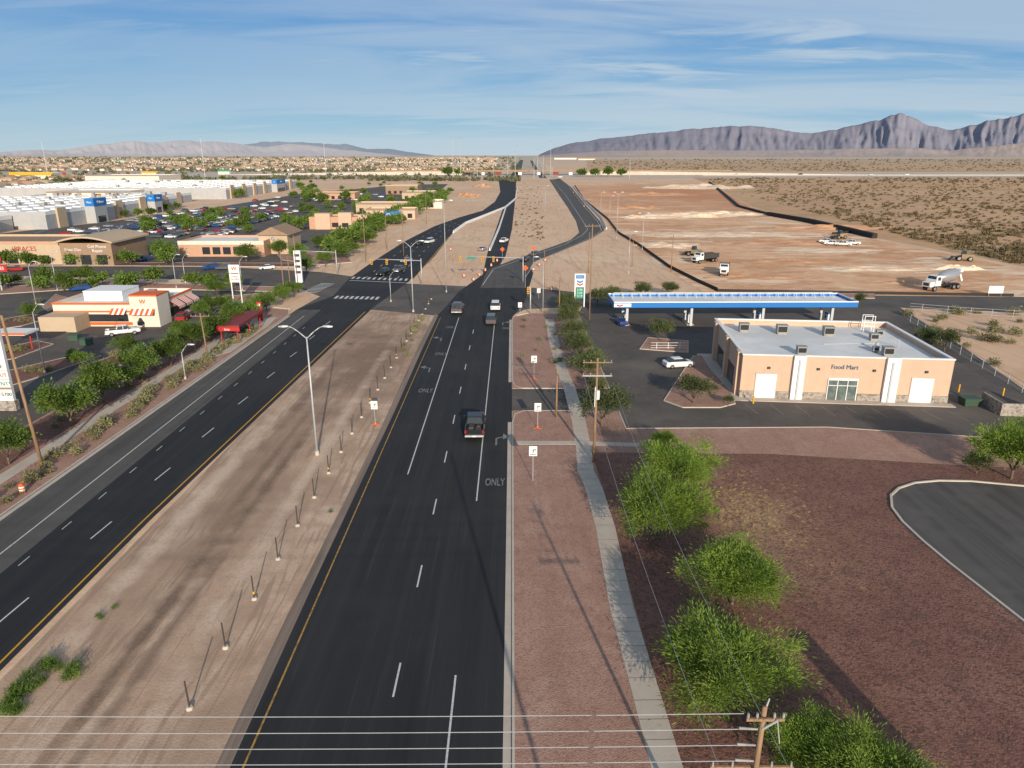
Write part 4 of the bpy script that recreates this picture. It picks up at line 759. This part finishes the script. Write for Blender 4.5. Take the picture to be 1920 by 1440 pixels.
BP=thing('shadow_caster_board','unseen tall narrow board added to cast a shadow band','sign',(27.2,9,.1),.35); part(BP,'board',MB().box(-.75,.75,-.2,.2,2.5,10.4),m_wht); part(BP,'post',MB().box(-.25,.25,-.15,.15,0,2.5),m_galv)  # out-of-frame board, shaped and placed to cast the diagonal shadow on the gravel
util(G(80,876),HT(876,592),'bare leaning wooden utility pole beside the sidewalk',-.8,0,.2); util(G(390,672),HT(672,588),'wooden utility pole near the bus shelter',-.3,1,.15)
util(G(1105,600),HT(600,420),'brown wooden pole past the fuel sign',0,1,.14)
for px,by,ty in [(1103,512,436),(1258,510,440),(1048,610,520),(1043,785,690),(1185,500,452),(686,492,392),(560,548,442),(534,560,470),(545,545,480),(757,480,400),(726,470,402),(800,420,358),(1020,540,470)]:
    util(G(px,by),HT(by,ty),'plain wooden pole beside the road',0,0,.13)
def wire(a,b_,sag,r=.022,mat=m_galv,lab='thin overhead power line crossing above the road'):
    mb=MB(); a=Vector(a);b_=Vector(b_); n=14; P=[]
    for i in range(n+1): t=i/n; p=a.lerp(b_,t); p.z-=sag*4*t*(1-t); P.append(p)
    for i in range(n): mb.cyl(P[i],P[i+1],r,n=5)
    solo('power_line',mb,mat,lab,'power line',group='overhead power lines')
for z,dy in [(NH-.1,-.2),(NH-1.05,0),(NH-1.85,0),(NH-2.65,0)]: wire((NP[0]-.75,NP[1]+dy,z),(-60,NP[1]+.6,z+.1),.5,.015)
for x in (-1.45,-.7,.7,1.45): wire((NP[0]+x*.5,NP[1]-.2,NH-.05),(PX+x,PY-.2,hh-.05),1.3,.010,m_dkmet,'thin overhead power line running along the verge'); 
for x in (-1.4,1.4): wire((NP[0]+x,NP[1]+.2,NH-3.0),(PX+x,PY-.2,hh-1.9),1.2,.011,m_galv,'thin overhead power line running along the verge'); wire((PX+x,PY-.2,hh-.05),(*G(1048,610),10),1.2,.012,m_dkmet,'thin overhead power line running along the verge')
util((-60,23.2),13,'wooden utility pole carrying wires over the road',0,0)
for k in range(24):
    Y=36+k*5.75; X=-20.15+ (k*.035)
    t=thing('fence_post','thin steel fence post in a small concrete footing','fence post',(X,Y,.015),random.uniform(-.3,.3),'steel posts along the median'); b=MB(); b.cyl((0,0,0),(random.uniform(-.05,.05),0,2.1),.06,.055,6); part(t,'post',b,m_dkmet); b=MB(); b.cyl((0,0,0),(0,0,.2),.24,.17,8); part(t,'footing',b,m_conc)
    if k%4==2: b=MB(); b.cyl((0,0,.5),(0,0,.72),.08,n=8); part(t,'reflector',b,m_yelp)
def psign(loc,h,label,kind='R',rz=0,z=.1):
    t=thing('road_sign',label,'sign',(*loc,z),rz); b=MB(); b.cyl((0,0,0),(0,0,h),.04,n=6); part(t,'post',b,m_galv)
    b=MB()
    if kind=='R':
        b.box(-.42,.42,-.07,-.045,h-1.1,h); part(t,'sign_board',b,m_wht); b=MB(); b.box(-.05,.05,-.078,-.071,h-.75,h-.45); b.box(-.05,.2,-.078,-.071,h-.45,h-.36); b.face([(.2,-.076,h-.52),(.33,-.076,h-.405),(.2,-.076,h-.29)]); b.box(-.3,.3,-.078,-.071,h-.95,h-.88); part(t,'arrow_symbol',b,m_blk)
    else:
        s=.75; b.loft([[(0,-.07,h-s),(s,-.07,h),(0,-.07,h+s),(-s,-.07,h)],[(0,-.05,h-s),(s,-.05,h),(0,-.05,h+s),(-s,-.05,h)]]); part(t,'sign_board',b,m_orange); text(t,'sign_lettering','ROAD\nWORK',.3,m_blk,(0,-.08,h),ext=.003)
    return t
def feet(t):
    b=MB(); b.box(-.55,.55,-.05,.05,0,.08); b.box(-.05,.05,-.55,.55,.0,.07); b.box(-.2,.2,.2,.4,.07,.2); part(t,'stand',b,m_orange)
feet(psign(G(704,797),HT(797,752),'white arrow sign on an orange portable stand',z=.02)); feet(psign(G(1001,712),HT(712,668),'white arrow sign on an orange portable stand')); feet(psign(G(1008,805),HT(805,757),'white arrow sign on an orange portable stand')); psign(G(999,903),HT(903,838),'white right-turn regulatory sign on a steel post')
for px,by,ty in [(985,540,503),(942,492,468),(1000,492,466)]: psign(G(px,by),max(2.4,HT(by,ty)),'orange diamond road work sign','O')
psign(G(1010,560),2.4,'small white sign at the kerb'); psign(G(975,590),2.6,'small white sign at the kerb')
b=MB(); 
for z0,z1,r0,r1,m in [(0,.08,.38,.38,2),(.08,.3,.29,.285,0),(.3,.45,.285,.28,1),(.45,.6,.28,.27,0),(.6,.75,.27,.265,1),(.75,1.0,.265,.25,0)]: b.cyl((0,0,z0),(0,0,z1),r0,r1,14,m)
b.cyl((0,0,1),(0,0,1.08),.12,.1,8)
DM=b.mesh('traffic_drum',[m_orange,m_wht,m_blk])
dl=[(43,925)]+[(888+i*11,527-i*9) for i in range(5)]+[(1000+i*11,508-i*9) for i in range(3)]+[(870,520),(1035,545),(1075,362),(1095,388),(1012,350),(845,470)]
for px,py in dl: solo('traffic_drum',DM,None,'orange traffic drum with white bands','traffic drum',(*G(px,py),.05),group='orange traffic drums')
def signal(loc,h,L,heads,label,sign=None):
    t=thing('traffic_signal',label,'traffic signal',(*loc,.02)); b=MB(); b.cyl((0,0,0),(0,0,h),.16,.12,10); part(t,'pole',b,m_galv,True); b=MB(); b.cyl((0,0,h-.6),(-L,0,h-.1),.11,.06,8); part(t,'mast_arm',b,m_galv,True)
    for x in heads:
        b=MB(); b.box(-x-.25,-x+.25,-.35,-.12,h-1.6,h-.1); hd=part(t,'signal_head',b,m_yelp)
        for z,m in ((h-.35,m_lred),(h-.82,m_blk),(h-1.3,m_blk)): part(hd,'lens',MB().cyl((-x,-.42,z),(-x,-.36,z),.17,n=10),m)
    if sign: b=MB(); b.box(-sign-1.2,-sign+1.2,-.2,-.14,h-.9,h-.3); part(t,'street_name_sign',b,m_green)
signal((3,193),7,18,(8,11,17),'mast-arm traffic signal with yellow heads',14); signal((-24,188),7,14,(4,9,13),'mast-arm traffic signal with yellow heads'); signal((-50.5,205),7,12,(),'mast-arm traffic signal pole'); signal((4,152),6,.5,(.5,),'short pole traffic signal with one head')
def along(pts,step):
    out=[]; 
    for k in range(len(pts)-1):
        a,b2=Vector(pts[k]),Vector(pts[k+1]); n=max(1,int(round((b2-a).length/step)))
        for i in range(n): out.append((a.lerp(b2,(i+.5)/n),math.atan2(b2.y-a.y,b2.x-a.x),(b2-a).length/n))
    return out
b=MB(); b.loft([[(-.5,-.3,0),(-.5,.3,0),(-.5,.25,.15),(-.5,.1,.4),(-.5,.07,.85),(-.5,-.07,.85),(-.5,-.1,.4),(-.5,-.25,.15)],[(.5,-.3,0),(.5,.3,0),(.5,.25,.15),(.5,.1,.4),(.5,.07,.85),(.5,-.07,.85),(.5,-.1,.4),(.5,-.25,.15)]])
BM=b.mesh('concrete_barrier',m_wht)
for p,a,l in along(GL([(850,437),(873,420),(908,406),(947,390),(966,374),(970,352)]),6)+along(GL([(918,470),(935,430),(948,390)]),9)+along(GL([(1075,350),(1098,380),(1128,410),(1137,430)]),9):
    solo('concrete_barrier',BM,None,'white concrete traffic barrier segment at the road edge','barrier',(p.x,p.y,.04),a,'concrete barriers along the roadway').scale=(l*.97,1.3,1.3)
def silt(pts,h=1.3,w_=.25):
    b=MB(); b.ribbon(GL(pts),w_,0,h); solo('silt_fence',b,m_black,'long low black silt fence around the construction site','fence')
silt([(1078,348),(1095,375),(1140,412),(1160,438),(1200,462),(1255,502),(1310,530),(1345,546)],.9); silt([(1330,342),(1350,358),(1385,388),(1440,403)],1.2,1.5); silt([(1440,404),(1520,418),(1640,447)],2.0,2.0); silt([(1345,547),(1900,556)],.7)
silt([(1560,440),(1600,436),(1635,447)],1.0)
def mound(px,py,rx,ry,h,mat,sd):
    X,Y=G(px,py); b=MB(); n=28
    v=[];f=[]
    for i in range(n+1):
        for j in range(n+1):
            x=(i/n*2-1);yv=(j/n*2-1); q=max(0,1-x*x-yv*yv+.9*noise.noise(Vector((x*2.5,yv*2.5,sd*3)))); q=0 if max(abs(x),abs(yv))>.97 else q; v.append((X+x*rx,Y+yv*ry,h*q*(.7+.8*noise.noise(Vector((x*4,yv*4,sd))))-.05))
    for i in range(n):
        for j in range(n): k=i*(n+1)+j; f.append((k,k+n+1,k+n+2,k+1))
    b.v=v;b.f=f;b.m=[0]*len(f); o=put('dirt_mound',b.mesh('dirt_mound',mat,True)); o['kind']='structure'
m_palee=M('pale_spoil_earth',(.88,.70,.52),[('n',.1,(.78,.52,.33),.42,.6,.9),('n',.4,(.66,.44,.28),.5,.65,.7)],bump=.1,bs=1)
m_rede=M('red_earth',(.62,.32,.17),[('n',.1,(.74,.45,.27),.45,.6,.8),('n',.4,(.48,.23,.115),.5,.65,.7)],bump=.1,bs=1)
for q in [(1290,405,28,14,2.2,m_palee,1),(1350,402,30,10,1.8,m_palee,4),(1230,408,22,10,1.6,m_palee,14),(1570,428,30,10,1.5,m_rede,2),(1190,390,20,12,1.5,m_rede,3),(1795,505,9,3,1.3,m_palee,5),(880,368,12,20,3,m_rede,6),(905,350,12,20,3,m_rede,7),(1310,352,60,35,3,m_palee,9),(1200,365,50,25,2,m_rede,10),(1480,455,30,10,.6,m_rede,11),(1400,440,34,12,.6,m_palee,12),(1640,505,20,7,.5,m_palee,13),(1500,490,20,8,.5,m_rede,15),(1700,530,14,4,.4,m_rede,16),(1300,440,26,12,.7,m_palee,17),(1420,520,16,5,.4,m_rede,18),(1560,470,22,8,.4,m_palee,19),(1250,460,14,10,.8,m_palee,21)]: mound(*q)
def rail_fence(pts,label,h=1.6,step=4,mat=m_galv):
    P=GL(pts); t=thing('metal_fence',label,'fence'); b=MB()
    for k in range(len(P)-1):
        for z in (.3,h*.6,h): b.cyl((*P[k],z),(*P[k+1],z),.035,n=5)
    part(t,'rail',b,mat)
    for p,a,l in along(P,step): b=MB(); b.cyl((p.x,p.y,0),(p.x,p.y,h+.1),.05,n=6); part(t,'post',b,mat)
rail_fence([(1705,582),(1800,590),(1960,600)],'grey pipe fence beside the cross street',1.6); rail_fence([(1700,600),(1790,660),(1930,745)],'chain-link fence behind the store',1.6); rail_fence([(1220,655),(1285,655)],'white railing beside the store lot',1.2,2,m_wht)
t=thing('site_sign','blank white sign board at the construction edge','sign',(*G(1865,556),0)); b=MB(); b.box(-1.8,1.8,-.05,.05,.8,2.6); part(t,'board',b,m_wht); bxs(t,'post',[(-1.6,-1.45,.06,.15,0,2.5),(1.45,1.6,.06,.15,0,2.5)],m_wood)
t=thing('bus_shelter','red roofed bus shelter with glass sides on concrete pad','bus shelter',(-53.2,126.5,.14))
b=MB(); b.loft([[(-.6,-.6,2.9),(3.6,-.6,2.9),(3.6,13,2.9),(-.6,13,2.9)],[(-.6,-.6,3.15),(3.6,-.6,3.4),(3.6,13,3.4),(-.6,13,3.15)]]); part(t,'roof',b,m_dkred)
b=MB(); b.box(-.65,3.65,-.68,-.605,2.3,3.0); part(t,'fascia',b,m_red)
text(t,'route_lettering','brio',.6,m_wht,(1.4,-.7,2.62))
for x,yv in [(0,0),(3,0),(0,6),(3,6),(0,12),(3,12)]: b=MB(); b.box(x-.08,x+.08,yv-.08,yv+.08,0,2.9); part(t,'column',b,m_red)
bxs(t,'glass_panel',[(-.03,.03,.2,5.8,.4,2.5),(-.03,.03,6.2,11.8,.4,2.5)],m_glassg)
for q0 in (1.5,7.5): b=MB(); b.box(.4,.9,q0,q0+3,.45,.52); b.box(.5,.8,q0+.1,q0+.2,0,.45); b.box(.5,.8,q0+2.8,q0+2.9,0,.45); part(t,'bench',b,m_dkmet)
t=thing('bus_stop_marker','tall red bus stop marker beside the shelter','sign',(*G(489,602),.14)); b=MB(); b.box(-.5,.5,-.15,.15,0,3.9); part(t,'panel',b,m_red); b=MB(); b.cyl((0,-.16,3.3),(0,-.2,3.3),.3,n=12); part(t,'roundel',b,m_wht)
X,Y=G(12,770); t=thing('tenant_sign','tall white tenant sign on a stone base','sign',(X-.2,Y,.1)); hs=HT(770,612)
b=MB(); b.box(-2.2,1.9,-.4,.4,0,1.4); part(t,'base',b,m_stone); b=MB(); b.box(-2.0,1.7,-.25,.25,1.4,hs); part(t,'board',b,m_wht)
bxs(t,'divider',[(-2.0,1.7,-.27,-.251,3.0,3.3),(-2.0,1.7,-.27,-.251,4.4,4.46),(-2.0,1.7,-.27,-.251,5.6,5.66)],m_brown); b=MB(); b.box(-2.1,1.8,-.3,.3,hs,hs+.4); part(t,'cap',b,m_brown)
text(t,'sign_lettering','710-5700',.7,m_blk,(.3,-.28,2.3)); text(t,'sign_lettering','NT!',.8,m_green,(1.1,-.28,3.8)); text(t,'sign_lettering','OUT',.7,m_red,(.8,-.28,5.0)); text(t,'sign_lettering','LEASE',.7,m_blk,(.3,-.28,6.2))
t=thing('restaurant_pylon_sign','orange and white restaurant sign on two posts','sign',(*G(447,572),.1)); hs=HT(572,497)
bxs(t,'post',[(-1.1,-.9,-.1,.1,0,hs),(.9,1.1,-.1,.1,0,hs)],m_wht); b=MB(); b.box(-1.2,1.2,-.2,-.101,hs-1.9,hs); part(t,'board',b,m_wht); text(t,'logo_lettering','W',1.2,m_orange,(0,-.23,hs-.9),bold=.03); b=MB(); b.box(-1.2,1.2,-.2,-.101,hs-4.0,hs-2.1); part(t,'reader_board',b,m_wht); text(t,'sign_lettering','OPEN\n24 HRS',.6,m_red,(0,-.23,hs-3.0))
t=thing('chicken_restaurant_sign','round red and white restaurant sign on a pole','sign',(*G(4,545),.05)); hs=HT(545,490); b=MB(); b.cyl((0,0,0),(0,0,hs),.2); part(t,'post',b,m_galv); b=MB(); b.cyl((0,-.1,hs+.6),(0,-.4,hs+.6),1.7,n=20); part(t,'round_board',b,m_red); b=MB(); b.box(-2.8,2.8,-.6,-.41,hs-2.6,hs-.9); part(t,'name_board',b,m_red); text(t,'sign_lettering','POPEYES',1.1,m_wht,(0,-.63,hs-1.75))
t=thing('pylon_sign','tall slim white shopping centre pylon','sign',(*G(562,530),.05)); hs=HT(530,470); b=MB(); b.box(-.9,.9,-.4,.4,0,hs); part(t,'board',b,m_wht); bxs(t,'panel',[(-.7,.7,-.44,-.401,z,z+.7) for z in (2.5,4,5.5,7)],m_dkmet)
t=thing('store_pylon_sign','blue store name sign beside the road','sign',(*G(738,420),.05)); b=MB(); b.box(-4,4,-.3,.3,3,6.2); part(t,'board',b,m_blue); b=MB(); b.box(-.5,.5,-.28,.28,0,3); part(t,'post',b,m_wht); text(t,'sign_lettering','Walmart',1.9,m_wht,(0,-.33,4.6))
# ---------- light, sky, camera
EL=math.radians(16.5); az=math.atan((690-960)/F/(CT+430/F*ST))
d=Vector((math.sin(az)*math.cos(EL),math.cos(az)*math.cos(EL),-math.sin(EL)))
sl=bpy.data.lights.new('sun','SUN'); sl.energy=5; sl.angle=math.radians(.5); sl.color=(1,.885,.72); so=bpy.data.objects.new('sun',sl); COL.objects.link(so); so.rotation_euler=d.to_track_quat('-Z','Y').to_euler(); so.location=(0,-50,80)
wd=bpy.data.worlds.new('World'); S.world=wd; wd.use_nodes=True; nt=wd.node_tree; N=nt.nodes; L=nt.links
bg=N['Background']; sk=N.new('ShaderNodeTexSky'); sk.sky_type='NISHITA'; sk.sun_disc=False; sk.sun_elevation=EL; sk.sun_rotation=math.atan2(-d.x,-d.y); sk.air_density=1.0; sk.dust_density=.6; sk.ozone_density=1.5
tc=N.new('ShaderNodeTexCoord'); sp=N.new('ShaderNodeSeparateXYZ'); L.new(tc.outputs['Generated'],sp.inputs[0])
def mth(op,a,b=None,c=None):
    n=N.new('ShaderNodeMath'); n.operation=op
    for i,q in enumerate((a,b,c)):
        if q is None: continue
        if isinstance(q,(int,float)): n.inputs[i].default_value=q
        else: L.new(q,n.inputs[i])
    return n.outputs[0]
z=mth('ADD',mth('MAXIMUM',sp.outputs[2],0),.10); X=mth('DIVIDE',sp.outputs[0],z); Yy=mth('DIVIDE',sp.outputs[1],z)
def cl(sx,sy,rot,scale,lo,hi,amt,off=0,dist=.6):
    cv=N.new('ShaderNodeCombineXYZ'); L.new(mth('MULTIPLY',mth('ADD',X,mth('MULTIPLY',Yy,rot)),sx),cv.inputs[0]); L.new(mth('MULTIPLY',Yy,sy),cv.inputs[1]); cv.inputs[2].default_value=off
    n=N.new('ShaderNodeTexNoise'); n.inputs['Scale'].default_value=scale; n.inputs['Detail'].default_value=9; n.inputs['Roughness'].default_value=.55; n.inputs['Distortion'].default_value=dist; L.new(cv.outputs[0],n.inputs['Vector'])
    m=N.new('ShaderNodeMapRange'); m.interpolation_type='SMOOTHSTEP'; L.new(n.outputs['Fac'],m.inputs[0]); m.inputs[1].default_value=lo; m.inputs[2].default_value=hi; m.inputs[4].default_value=amt; return m.outputs[0]
bias=N.new('ShaderNodeMapRange'); L.new(sp.outputs[0],bias.inputs[0]); bias.inputs[1].default_value=-.45; bias.inputs[2].default_value=.15; bias.inputs[3].default_value=.4; bias.inputs[4].default_value=1
f=mth('MULTIPLY',mth('MAXIMUM',mth('MAXIMUM',cl(.30,.85,.25,.9,.42,.60,.62,3.3),cl(.8,2.2,.35,1.0,.46,.66,.70,9.1)),cl(.22,.5,.2,.9,.43,.58,.55,17.7)),bias.outputs[0])
rp=N.new('ShaderNodeValToRGB'); L.new(sp.outputs[2],rp.inputs[0]); el=rp.color_ramp.elements
el[0].position=0; el[0].color=(.44,.61,.72,1); el[1].position=.5; el[1].color=(.045,.17,.46,1)
for p_,c_2 in ((.035,(.27,.49,.69,1)),(.09,(.145,.365,.64,1)),(.18,(.065,.25,.58,1))): e=el.new(p_); e.color=c_2
vs=N.new('ShaderNodeVectorMath'); vs.operation='SCALE'; L.new(rp.outputs[0],vs.inputs[0]); vs.inputs['Scale'].default_value=1/.13
fz=N.new('ShaderNodeMapRange'); L.new(sp.outputs[2],fz.inputs[0]); fz.inputs[1].default_value=.22; fz.inputs[2].default_value=.5; fz.inputs[3].default_value=.88; fz.inputs[4].default_value=0
m1=N.new('ShaderNodeMix'); m1.data_type='RGBA'; L.new(fz.outputs[0],m1.inputs[0]); L.new(sk.outputs[0],m1.inputs[6]); L.new(vs.outputs[0],m1.inputs[7])
mx=N.new('ShaderNodeMix'); mx.data_type='RGBA'; L.new(f,mx.inputs[0]); L.new(m1.outputs[2],mx.inputs[6]); mx.inputs[7].default_value=(4.3,5.0,5.6,1)
L.new(mx.outputs[2],bg.inputs[0]); bg.inputs[1].default_value=.13
cam=bpy.data.cameras.new('camera'); co=bpy.data.objects.new('camera',cam); COL.objects.link(co); co.location=(0,0,H); co.rotation_euler=(PI/2-TH,0,0); cam.sensor_width=36; cam.lens=F/1920*36; cam.clip_end=80000; cam.clip_start=.5; S.camera=co
S.view_settings.view_transform='Standard'; S.view_settings.look='None'; S.view_settings.exposure=0
